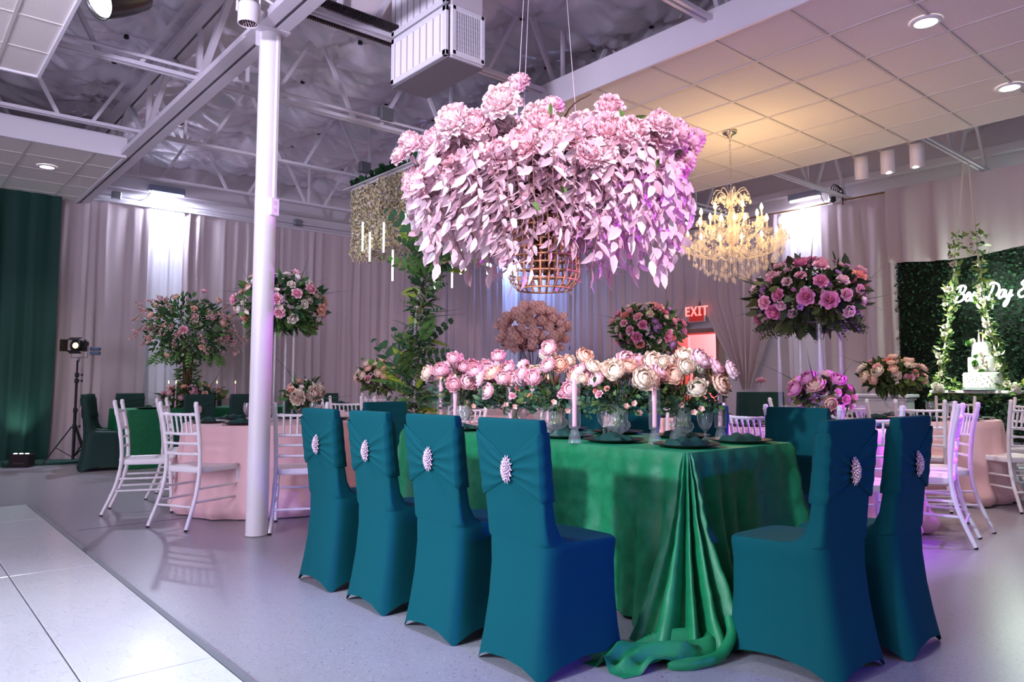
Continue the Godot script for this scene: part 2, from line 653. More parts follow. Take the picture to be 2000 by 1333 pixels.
func drapes() -> void:
	var spots := [[1.72, 3.08, "far left pale drape beside the dark green curtain"], [3.6, 5.2, "pale drape behind the tall rose arrangement and white column"], [5.2, 7.0, "pale drape behind the cream hanging flowers"], [7.0, 8.8, "pale drape behind the leafy green tower"], [8.8, 10.25, "pale drape left of the blue lit strip"]]
	for k in spots.size():
		var q = spots[k]
		var m := cloth(Vector3(q[0], 0, -12.3), Vector3(q[1], 0, -12.3), 0.02, 3.86, 0.042, 4.4, 10 + k)
		tag(put(self, "drape", m, M.drape), q[2], "curtain", "pale drapes on the back wall")
	tag(put(self, "drape", cloth(Vector3(3.0, 0, -12.42), Vector3(3.68, 0, -12.42), 0.02, 3.8, 0.025, 6.0, 31), M.sheer), "brightly lit white sheer drape under the left strip light", "curtain", "lit sheer drapes")
	tag(put(self, "drape", cloth(Vector3(10.2, 0, -12.42), Vector3(10.9, 0, -12.42), 0.02, 3.8, 0.025, 6.0, 32), M.sheer), "blue lit sheer drape behind the blossom tree", "curtain", "lit sheer drapes")
	tag(put(self, "drape", cloth(Vector3(10.85, 0, -12.3), Vector3(11.15, 0, -12.3), 0.02, 3.86, 0.04, 4.0, 33), M.drape), "narrow pale drape in the far room corner", "curtain", "pale drapes on the back wall")
	# the right wall
	tag(put(self, "drape", cloth(Vector3(11.1, 0, -12.3), Vector3(11.1, 0, -9.3), 0.02, 3.88, 0.042, 4.4, 34), M.drape), "pale drape on the side wall near the far corner", "curtain", "pale drapes on the side wall")
	tag(put(self, "drape", cloth(Vector3(11.05, 0, -9.3), Vector3(11.05, 0, -7.74), 1.0, 3.88, 0.05, 4.2, 35, Vector2(0.0, -1.15)), M.drape), "drape pulled aside left of the exit doorway", "curtain", "parted doorway drapes")
	tag(put(self, "drape", cloth(Vector3(11.05, 0, -7.74), Vector3(11.05, 0, -6.14), 1.0, 3.88, 0.05, 4.2, 36, Vector2(0.82, -0.62)), M.drape), "drape pulled aside right of the exit doorway", "curtain", "parted doorway drapes")
	tag(put(self, "drape", cloth(Vector3(11.2, 0, -6.16), Vector3(11.2, 0, -5.42), 0.02, 3.82, 0.025, 6.0, 37), M.sheer), "brightly lit white sheer drape left of the hedge wall", "curtain", "lit sheer drapes")
	tag(put(self, "drape", cloth(Vector3(11.08, 0, -5.5), Vector3(11.08, 0, -4.4), 0.02, 3.88, 0.05, 3.6, 38), M.drape), "pale drape between the lit strip and the hedge wall", "curtain", "pale drapes on the side wall")
	tag(put(self, "swag", cloth(Vector3(10.86, 0, -4.42), Vector3(10.86, 0, 0.6), 2.8, 3.88, 0.05, 2.6, 39, Vector2.ZERO, 0.0, true), M.drape), "pale swag hanging over the top of the hedge wall", "curtain")
	# rods
	for q in [[Vector3(1.9, 3.85, -12.3), Vector3(11.1, 3.85, -12.3), M.steel, "white curtain rod along the back wall"], [Vector3(11.07, 3.9, -12.3), Vector3(11.07, 3.9, 0.6), mat("#8a6a4c", 0.7), "wooden curtain rail along the side wall"]]:
		var b := MB.new()
		b.tube([q[0], q[1]], [0.016], 8)
		tag(put(self, "curtain_rod", b.made(), q[2]), q[3], "curtain rod")
	# dark green velvet at the far left
	tag(put(self, "green_curtain", cloth(Vector3(0.2, 0, -12.05), Vector3(1.86, 0, -12.05), 0.02, 3.86, 0.07, 3.2, 51, Vector2.ZERO, 0.12), M.velvet_dark), "dark green velvet curtain at the far left", "curtain")
	var b2 := MB.new()
	for k in 5:
		var pts := []
		for i in 14:
			var t := i / 13.0
			pts.append(Vector3(1.3 + t * 0.95, 0.02 + 0.02 * sin(t * 7.0 + k * 2.0) * (1.0 - t), -11.98 + k * 0.05 + 0.05 * sin(t * 5.0 + k)))
		b2.tube(pts, [0.05, 0.05, 0.05, 0.045, 0.045, 0.04, 0.04, 0.035, 0.03, 0.03, 0.025, 0.02, 0.015, 0.008], 7)
	put(get_node("green_curtain"), "trailing_hem", b2.made(), M.velvet_dark)


func roof() -> void:
	# quilted silver insulation, pinned up at regular points
	var m := MB.new()
	var n1 := noise(0.55, FastNoiseLite.TYPE_SIMPLEX_SMOOTH, 4, 61)
	var rows := []
	var pins := []
	var px := 0.95
	var pz := 0.75
	var step := 0.055
	for j in int(17.6 / step):
		var z := 4.6 - j * step
		var row := []
		for i in int(18.0 / step):
			var x := -6.2 + i * step
			var gx := floorf(x / px + 0.5)
			var gz := floorf(z / pz + 0.5)
			var o := Vector2((gx + 0.12 * sin(gz * 7.0 + gx * 3.0)) * px, (gz + 0.12 * sin(gx * 5.0 + gz)) * pz)
			var r := Vector2(x, z) - o
			var dist := r.length()
			var ang := r.angle()
			var sag := 0.15 * (1.0 - exp(-dist * dist * 9.0))
			var rib := 0.042 * sin(ang * 9.0 + gx * 2.0 + gz * 5.0 + 2.0 * sin(ang * 3.0)) * exp(-dist * 1.7) * smoothstep(0.02, 0.12, dist)
			var h := 4.74 - sag + rib + 0.07 * n1.get_noise_2d(x, z) + 0.025 * n1.get_noise_2d(x * 1.6 + 40.0, z * 7.0)
			row.append(Vector3(x, h, z))
		rows.append(row)
	m.sheet(rows)
	var c := put(self, "ceiling", m.made(), M.foil)
	c.set_meta("kind", "structure")
	tag(c, "quilted silver insulation sheeting under the roof", "ceiling")
	var b := MB.new()
	for gx in range(-3, 12):
		for gz in range(-16, 4):
			var o := Vector3((gx + 0.12 * sin(gz * 7.0 + gx * 3.0)) * px, 4.735, (gz + 0.12 * sin(gx * 5.0 + gz)) * pz)
			b.lathe([[0.0, -0.014], [0.024, -0.012], [0.028, -0.004], [0.02, 0.03]], 8, o)
	put(c, "fixing_pin", b.made(), M.dark)
	slab("ceiling", Vector3(2.2, 5.05, -3.8), Vector3(18.8, 0.2, 18.0), M.wall, "roof deck above the silver insulation", "ceiling")
	# girder along the middle of the hall
	var g := shell("roof_girder", "white steel roof girder running from the column to the back wall", "girder")
	for y in [3.83, 4.47]:
		b = MB.new()
		for s in [-1.0, 1.0]:
			b.box(Vector3(2.13 + s * 0.062, y - 0.045, -4.0), Vector3(0.1, 0.012, 16.8))
			b.box(Vector3(2.13 + s * 0.018, y + 0.0, -4.0), Vector3(0.012, 0.1, 16.8))
			b.box(Vector3(2.13 + s * 0.1, y - 0.02, -4.0), Vector3(0.02, 0.05, 16.8))
		put(g, "chord", b.made(), M.steel)
	for k in 10:
		var z := -12.2 + k * 1.72
		for e in [[z, 3.86, z + 0.86, 4.45, 0.06], [z + 0.86, 4.45, z + 1.72, 3.86, 0.075], [z + 0.05, 3.86, z + 0.05, 4.45, 0.045]]:
			b = MB.new()
			b.bar(Vector3(2.13, e[1], e[0]), Vector3(2.13, e[3], e[2]), 0.05, e[4])
			put(g, "web", b.made(), mat("#b9a49c", 0.5) if k == 3 and e[4] > 0.07 else M.steel)
	# joists across
	var zs := [-10.8, -8.9, -6.98, -5.08, -3.2, -1.3]
	for k in zs.size():
		var z: float = zs[k]
		var j := shell("roof_joist", ["first white roof joist out from the back wall", "second white roof joist out from the back wall", "third white roof joist, carrying a grey box beside the column", "fourth white roof joist, behind the grille of the air unit", "white roof joist ending over the right tiled ceiling edge", "white roof joist nearest the camera"][k], "joist")
		b = MB.new()
		for s in [-1.0, 1.0]:
			b.box(Vector3(2.6, 3.93, z + s * 0.027), Vector3(17.3, 0.035, 0.03))
		put(j, "chord", b.made(), M.steel)
		if k == 2:
			b = MB.new()
			b.tube([Vector3(-6, 3.99, z + 0.07), Vector3(11.2, 3.99, z + 0.07)], [0.017], 8)
			put(j, "conduit", b.made(), M.steel)
		for i in 14:
			var x := -5.7 + i * 1.22
			for e in [[x, x + 0.42], [x + 0.9, x + 0.5]]:
				b = MB.new()
				b.bar(Vector3(e[0], 3.94, z), Vector3(e[1], 4.7, z), 0.035, 0.035)
				put(j, "web", b.made(), M.steel)
			if i % 2 == 0:
				b = MB.new()
				b.bar(Vector3(x + 0.96, 3.94, z), Vector3(x + 0.96, 4.7, z), 0.03, 0.03)
				put(j, "web", b.made(), M.steel)
		if k < 3 and k > 0:
			b = MB.new()
			b.bevel(Vector3(4.08 if k == 2 else 4.9, 4.05, z + 0.08), Vector3(0.15, 0.14, 0.1), 0.006)
			put(j, "junction_box", b.made(), mat("#75777c", 0.5, 0.4))
	# ledge and pipes above the drapes
	for q in [["trim_1", Vector3(2.6, 4.22, -12.46), Vector3(17.0, 0.2, 0.08), "white ledge along the top of the back wall"], ["trim_2", Vector3(11.28, 4.24, -5.0), Vector3(0.1, 0.12, 15.0), "white ledge along the top of the side wall"]]:
		b = MB.new()
		b.bevel(q[1], q[2], 0.01)
		structure(q[0], b.made(), M.wall, q[3], "trim")
	b = MB.new()
	b.tube([Vector3(1.9, 3.98, -12.42), Vector3(11.1, 3.98, -12.42)], [0.02], 8)
	var pipe := tag(put(self, "conduit", b.made(), M.steel), "thin conduit pipe above the back wall drapes", "conduit")
	for x in [2.62, 5.55]:
		b = MB.new()
		b.bevel(Vector3(x, 3.98, -12.38), Vector3(0.13, 0.11, 0.08), 0.01)
		put(pipe, "junction_box", b.made(), mat("#8a8c92", 0.4, 0.5))
	# column
	var col := shell("column", "round white painted steel column carrying the girder", "column")
	b = MB.new()
	b.lathe([[0.0, 0.0], [0.082, 0.0], [0.082, 0.012], [0.078, 0.02], [0.078, 3.79]], 32, Vector3(2.151, 0, -5.369))
	put(col, "shaft", b.made(), M.resin)
	b = MB.new()
	b.box(Vector3(2.13, 3.79, -5.37), Vector3(0.26, 0.03, 0.26))
	b.box(Vector3(2.13, 3.72, -5.37), Vector3(0.18, 0.11, 0.012))
	put(col, "cap_plate", b.made(), M.steel)
	b = MB.new()
	b.bevel(Vector3(2.187, 3.1, -5.293), Vector3(0.03, 1.3, 0.02), 0.004, Basis(Vector3.UP, 0.35))
	put(col, "cable_channel", b.made(), M.resin)
	b = MB.new()
	b.bevel(Vector3(2.182, 2.42, -5.285), Vector3(0.075, 0.13, 0.035), 0.006, Basis(Vector3.UP, 0.2))
	var box := put(col, "outlet_box", b.made(), mat("#efe8ea", 0.35))
	b = MB.new()
	for s in [-1.0, 1.0]:
		b.box(Vector3(2.1855, 2.42 + s * 0.028, -5.2685), Vector3(0.03, 0.03, 0.006), Basis(Vector3.UP, 0.2))
	put(box, "socket", b.made(), mat("#d8cfd2", 0.4))
	# tiled ceilings
	tiled("the right hand", "large dropped ceiling of white square tiles over the chandelier", 4.77, 8.49, -7.54, 2.5, 3.77, true)
	tiled("the far left", "small dropped tile ceiling above the dark green curtain", -4.0, 2.07, -12.45, -9.42, 3.77, false)
	tiled("the near left", "dropped tile ceiling at the upper left over the dance floor", -5.4, 0.92, -7.4, 2.5, 3.77, false)


func tiled(_w: String, label: String, x0: float, x1: float, z0: float, z1: float, y: float, from_left: bool) -> void:
	var s := shell("ceiling", label, "ceiling")
	var p := 0.622
	var b := MB.new()
	var nx := int(ceil((x1 - x0) / p))
	var nz := int(ceil((z1 - z0) / p))
	var sz := z0 if from_left else z1
	for i in nx + 1:
		var x := minf(x0 + i * p, x1) if from_left else maxf(x1 - (0.31 if i > 0 else 0.0) - maxf(0, i - 1) * p, x0)
		b.box(Vector3(x, y - 0.004, (z0 + z1) * 0.5), Vector3(0.024, 0.014, z1 - z0))
	put(s, "runner", b.made(), M.runner)
	b = MB.new()
	for k in nz + 1:
		var z := clampf(sz + (k * p if from_left else -k * p), z0, z1)
		b.box(Vector3((x0 + x1) * 0.5, y - 0.004, z), Vector3(x1 - x0, 0.0118, 0.022))
	put(s, "runner", b.made(), M.runner)
	for i in nx + (0 if from_left else 1):
		var xa := x0 + i * p if from_left else x1 - (0.31 if i > 0 else 0.0) - maxf(0, i - 1) * p
		var xb := minf(xa + p, x1) if from_left else x1 - 0.31 - i * p
		xb = clampf(xb, x0, x1)
		if absf(xa - xb) < 0.05 or xa <= x0 and not from_left:
			continue
		for k in nz:
			var za := clampf(sz + (k * p if from_left else -k * p), z0, z1)
			var zb := clampf(sz + ((k + 1) * p if from_left else -(k + 1) * p), z0, z1)
			if absf(za - zb) < 0.05:
				continue
			b = MB.new()
			b.bevel(Vector3.ZERO, Vector3(absf(xa - xb) - 0.018, 0.015, absf(za - zb) - 0.018), 0.003)
			put(s, "tile", b.made(), M.tile, Transform3D(Basis(), Vector3((xa + xb) * 0.5, y + 0.005, (za + zb) * 0.5)))
	b = MB.new()
	var h := 0.25 if z0 != -7.4 else 0.07
	for q in [[Vector3(x0, y - 0.02 + h * 0.5, (z0 + z1) * 0.5), Vector3(0.03, h, z1 - z0 + 0.03)], [Vector3(x1, y - 0.02 + h * 0.5, (z0 + z1) * 0.5), Vector3(0.03, h if not from_left else 0.07, z1 - z0 + 0.03)], [Vector3((x0 + x1) * 0.5, y - 0.02 + h * 0.5, z0), Vector3(x1 - x0, h, 0.03)], [Vector3((x0 + x1) * 0.5, y - 0.02 + h * 0.5, z1), Vector3(x1 - x0, h, 0.03)]]:
		b.bevel(q[0], q[1], 0.004)
	put(s, "fascia", b.made(), M.white)


func fittings() -> void:
	# air handling unit
	var u := thing("air_unit", "white boxy air conditioning unit hung under the roof with grilles", "air conditioner")
	var lo := Vector3(3.03, 3.49, -5.03)
	var hi := Vector3(3.37, 4.5, -4.26)
	var b := MB.new()
	b.bevel((lo + hi) * 0.5 + Vector3(0.02, 0, 0), hi - lo - Vector3(0.04, 0, 0.02), 0.01)
	put(u, "casing", b.made(), mat("#c9c0c8", 0.5))
	b = MB.new()
	b.box(Vector3((lo.x + hi.x) * 0.5, lo.y - 0.004, (lo.z + hi.z) * 0.5), Vector3(0.335, 0.008, 0.76))
	put(u, "underside", b.made(), mat("#7b747c", 0.6))
	for k in 2:
		var y0 := 3.5 + k * 0.40
		b = MB.new()
		var f := 0.045
		var zc := (lo.z + hi.z) * 0.5
		b.bevel(Vector3(lo.x, y0 + f * 0.5, zc), Vector3(0.03, f, 0.76), 0.005)
		b.bevel(Vector3(lo.x, y0 + 0.38 - f * 0.5, zc), Vector3(0.03, f, 0.76), 0.005)
		for s in [-1.0, 1.0]:
			b.bevel(Vector3(lo.x, y0 + 0.19, zc + s * (0.38 - f * 0.5)), Vector3(0.03, 0.38, f), 0.005)
		put(u, "filter_frame", b.made(), M.white)
		for i in 38:
			b = MB.new()
			b.box(Vector3.ZERO, Vector3(0.016, 0.3, 0.0145), Basis(Vector3.UP, 0.5))
			put(u, "louvre", b.made(), M.white if i % 5 else mat("#a89ca2", 0.6), Transform3D(Basis(), Vector3(lo.x, y0 + 0.19, zc - 0.333 + i * 0.018)))
	b = MB.new()
	var xc := (lo.x + hi.x) * 0.5 + 0.015
	for s in [-1.0, 1.0]:
		b.bevel(Vector3(xc + s * 0.135, 3.7, hi.z), Vector3(0.04, 0.38, 0.03), 0.005)
		b.bevel(Vector3(xc, 3.7 + s * 0.172, hi.z), Vector3(0.3, 0.04, 0.03), 0.005)
	put(u, "grille_frame", b.made(), M.white)
	b = MB.new()
	b.box(Vector3(xc, 3.7, hi.z - 0.006), Vector3(0.26, 0.32, 0.01))
	put(u, "grille_shade_plate", b.made(), M.dark)  # flat dark plate standing in for the shade inside the unit
	for i in 14:
		b = MB.new()
		b.box(Vector3.ZERO, Vector3(0.0055, 0.32, 0.012))
		put(u, "grille_bar", b.made(), M.white, Transform3D(Basis(), Vector3(xc - 0.111 + i * 0.017, 3.7, hi.z + 0.006)))
	b = MB.new()
	for i in 8:
		b.box(Vector3(xc, 3.57 + i * 0.037, hi.z + 0.003), Vector3(0.25, 0.003, 0.004))
	put(u, "grille_wire", b.made(), M.white)
	# the slotted supply duct beside it
	var d := thing("supply_duct", "long white supply duct with dark slots between column and air unit", "air duct")
	b = MB.new()
	b.bevel(Vector3(2.72, 4.3, -5.32), Vector3(0.86, 0.5, 0.3), 0.01)
	put(d, "duct_body", b.made(), mat("#d8ccd0", 0.5))
	for z in [-4.97, -5.2]:
		b = MB.new()
		for i in 44:
			b.box(Vector3(2.3 + i * 0.02, 3.95, z), Vector3(0.006, 0.02, 0.1))
		b.box(Vector3(2.74, 3.965, z), Vector3(0.88, 0.01, 0.1))
		put(d, "slot_grille", b.made(), mat("#3a3134", 0.7))
	# moving stage light
	var s := thing("stage_light", "black moving stage light shining a white beam at the upper left", "stage light", Vector3(0.934, 3.36, -4.646))
	var aim := up_to(Vector3(-0.8, -0.5, 0.25)).scaled_local(Vector3.ONE * 1.22)
	b = MB.new()
	b.lathe([[0.0, 0.17], [0.06, 0.165], [0.085, 0.14], [0.095, 0.06], [0.1, -0.02], [0.1, -0.1], [0.094, -0.1], [0.09, -0.08], [0.0, -0.08]].map(func(q): return [q[0], -q[1]]), 28)
	put(s, "head", b.made(), M.black, Transform3D(aim, Vector3.ZERO))
	b = MB.new()
	b.lathe([[0.0, 0.084], [0.088, 0.084]], 28)
	put(s, "lens", b.made(), glow("#cfe4ff", 5.0), Transform3D(aim, Vector3.ZERO))
	b = MB.new()
	for r in 3:
		for k in [1, 6, 12][r]:
			var t: float = TAU * k / [1, 6, 12][r]
			b.lathe([[0.012, 0.086], [0.008, 0.094], [0.0, 0.096]], 8, Vector3(cos(t), 0, sin(t)) * [0.0, 0.035, 0.068][r])
	put(s, "lamp_bead", b.made(), glow("#ffffff", 9.0), Transform3D(aim, Vector3.ZERO))
	b = MB.new()
	b.tube(curve([Vector3(-0.03, 0, -0.15), Vector3(0.0, 0.2, -0.15), Vector3(0, 0.27, 0.0), Vector3(0.0, 0.2, 0.15), Vector3(-0.03, 0, 0.15)], 5), [0.018], 8)
	b.bevel(Vector3(0, 0.33, -0.05), Vector3(0.2, 0.12, 0.16), 0.015)
	b.tube([Vector3(0, 0.38, -0.05), Vector3(0, 0.6, -0.05)], [0.02], 8)
	put(s, "yoke", b.made(), M.black)
	# white par can on the girder
	var pcan := thing("par_can", "white round spotlight with a dark lens face beside the column", "spotlight", Vector3(1.86, 3.72, -5.05))
	b = MB.new()
	b.lathe([[0.062, -0.07], [0.068, -0.075], [0.072, -0.07], [0.072, 0.06], [0.06, 0.085], [0.0, 0.09]], 28)
	put(pcan, "housing", b.made(), M.resin)
	b = MB.new()
	b.lathe([[0.0, -0.06], [0.064, -0.062]].map(func(q): return [q[0], q[1]]), 28)
	put(pcan, "lens", b.made(), M.black)
	b = MB.new()
	for r in 4:
		for k in [1, 6, 12, 18][r]:
			var t: float = TAU * k / [1, 6, 12, 18][r]
			b.lathe([[0.0, -0.068], [0.004, -0.066], [0.004, -0.06]], 6, Vector3(cos(t), 0, sin(t)) * r * 0.018)
	put(pcan, "lamp_bead", b.made(), M.silver)
	b = MB.new()
	b.tube([Vector3(-0.08, 0, 0), Vector3(-0.08, 0.14, 0), Vector3(0.08, 0.14, 0), Vector3(0.08, 0, 0)], [0.01], 6)
	b.tube([Vector3(0, 0.14, 0), Vector3(0.1, 0.16, 0), Vector3(0.2, 0.13, 0)], [0.012], 6)
	put(pcan, "bracket", b.made(), M.resin)
	# security camera
	var cc := thing("security_camera", "small white bullet camera fixed to the roof girder", "camera", Vector3(2.27, 3.83, -8.0))
	b = MB.new()
	b.lathe([[0.0, -0.09], [0.036, -0.09], [0.04, -0.08], [0.04, 0.07], [0.0, 0.08]], 16)
	put(cc, "housing", b.made(), M.resin, Transform3D(up_to(Vector3(0.3, 0.25, -0.9)), Vector3.ZERO))
	b = MB.new()
	b.lathe([[0.0, -0.095], [0.03, -0.094], [0.034, -0.088]], 16)
	put(cc, "lens", b.made(), M.black, Transform3D(up_to(Vector3(0.3, 0.25, -0.9)), Vector3.ZERO))
	b = MB.new()
	b.tube([Vector3(0, 0, -0.02), Vector3(-0.03, 0.06, -0.06), Vector3(-0.06, 0.06, -0.06)], [0.014], 8)
	put(cc, "mount", b.made(), M.resin)
	# recessed downlights
	for q in [[Vector3(5.721, 3.76, -1.99), "round recessed downlight nearest the camera in the right tile ceiling"], [Vector3(7.583, 3.76, -1.973), "round recessed downlight at the right edge of the photo"], [Vector3(1.436, 3.76, -10.449), "round recessed downlight above the dark green curtain"]]:
		var l := thing("downlight", q[1], "downlight", q[0], 0, "recessed downlights")
		b = MB.new()
		b.lathe([[0.078, -0.012], [0.1, -0.012], [0.106, -0.006], [0.106, 0.004]].map(func(e): return e), 32)
		put(l, "trim_ring", b.made(), M.white)
		b = MB.new()
		b.lathe([[0.0, -0.009], [0.08, -0.009]].map(func(e): return e), 32)
		put(l, "lens", b.made(), glow("#fff8f0", 4.5))
	# three track spots
	var zz := [-3.93, -3.62, -3.29]
	for k in 3:
		var t := thing("track_spot", ["leftmost", "middle", "rightmost"][k] + " white cylinder spotlight of three beyond the tile ceiling", "spotlight", Vector3(9.0, 3.74, zz[k]), 0, "cylinder track spots")
		var ax := up_to(Vector3(-0.25, 0.95, 0.1))
		b = MB.new()
		b.lathe([[0.07, -0.14], [0.078, -0.14], [0.078, 0.13], [0.07, 0.14], [0.0, 0.14]], 24)
		put(t, "shade", b.made(), M.resin, Transform3D(ax, Vector3.ZERO))
		b = MB.new()
		b.lathe([[0.0, -0.125], [0.07, -0.125]], 24)
		put(t, "lens", b.made(), glow("#fff6e0", 4.0), Transform3D(ax, Vector3.ZERO))
		b = MB.new()
		b.tube([Vector3(-0.02, 0.14, -0.09), Vector3(-0.04, 0.17, -0.04), Vector3(-0.04, 0.19, 0)], [0.012], 6)
		put(t, "bracket", b.made(), M.steel)
	b = MB.new()
	b.bevel(Vector3(8.96, 3.93, -4.13), Vector3(0.035, 0.03, 2.0), 0.004)
	tag(put(self, "track_rail", b.made(), M.steel), "thin white track rail carrying the three cylinder spotlights", "track rail")
	# strip lights above the lit drapes
	for q in [[Vector3(3.34, 4.15, -12.36), 0.0, "glowing strip light above the left lit drape"], [Vector3(11.16, 4.09, -5.79), 90.0, "glowing strip light above the right lit drape"]]:
		var l := thing("strip_light", q[2], "strip light", q[0], q[1])
		b = MB.new()
		b.bevel(Vector3(0, 0.03, 0.0), Vector3(0.54, 0.1, 0.09), 0.01)
		put(l, "housing", b.made(), mat("#8d97ad", 0.35, 0.4))
		b = MB.new()
		b.bevel(Vector3(0, -0.035, 0.01), Vector3(0.5, 0.022, 0.05), 0.005)
		put(l, "lens", b.made(), glow("#eef2ff", 10.0))
		b = MB.new()
		b.tube(curve([Vector3(-0.24, 0.0, 0.05), Vector3(-0.3, -0.14, 0.06), Vector3(-0.42, -0.22, 0.04)], 5), [0.006], 6)
		put(l, "cable", b.made(), M.dark)
	# clamp and cables at the end of the side wall beam
	var cl := thing("cable_clamp", "black cable clamp on the beam end beside the right lit drape", "clamp", Vector3(11.0, 3.93, -5.2))
	b = MB.new()
	b.bevel(Vector3(0, 0, 0), Vector3(0.14, 0.12, 0.2), 0.02)
	put(cl, "bracket", b.made(), M.steel)
	b = MB.new()
	for k in 5:
		b.tube(curve([Vector3(0, 0.06, -0.1 + k * 0.05), Vector3(-0.08, 0.2 - 0.03 * k, 0.02 * k), Vector3(-0.05, 0.1, 0.12), Vector3(0, -0.12 + 0.02 * k, 0.1)], 5), [0.008], 5)
	b.lathe([[0.0, -0.05], [0.05, -0.03], [0.05, 0.03], [0.0, 0.05]], 10, Vector3(-0.06, -0.02, -0.02))
	put(cl, "cable", b.made(), M.dark)
	# exit sign
	var ex := thing("exit_sign", "red lit exit sign above the doorway", "exit sign", Vector3(10.98, 2.31, -7.76), -90)
	b = MB.new()
	b.bevel(Vector3(0, 0, 0), Vector3(0.34, 0.24, 0.05), 0.008)
	put(ex, "housing", b.made(), mat("#c8b8b4", 0.4))
	b = MB.new()
	b.box(Vector3(0, 0, 0.027), Vector3(0.31, 0.21, 0.004))
	var red := glow("#e0281c", 0.25)
	red.albedo_color = Color("#c02a20")
	put(ex, "sign_face", b.made(), red)
	letters(ex, "EXIT", Vector3(0, -0.07, 0.03), 0.17, glow("#ff5a44", 1.6), "lettering")


func letters(o: Node, words: String, at: Vector3, high: float, m: Material, called: String) -> MeshInstance3D:
	var t := TextMesh.new()
	t.text = words
	var f := SystemFont.new()
	f.font_names = PackedStringArray(["Droid Sans"])
	f.font_weight = 700
	t.font = f
	t.font_size = 64
	t.pixel_size = high / 46.0
	t.depth = 0.006
	t.horizontal_alignment = HORIZONTAL_ALIGNMENT_CENTER
	t.vertical_alignment = VERTICAL_ALIGNMENT_BOTTOM
	var k := put(o, called, t, m)
	k.position = at
	return k


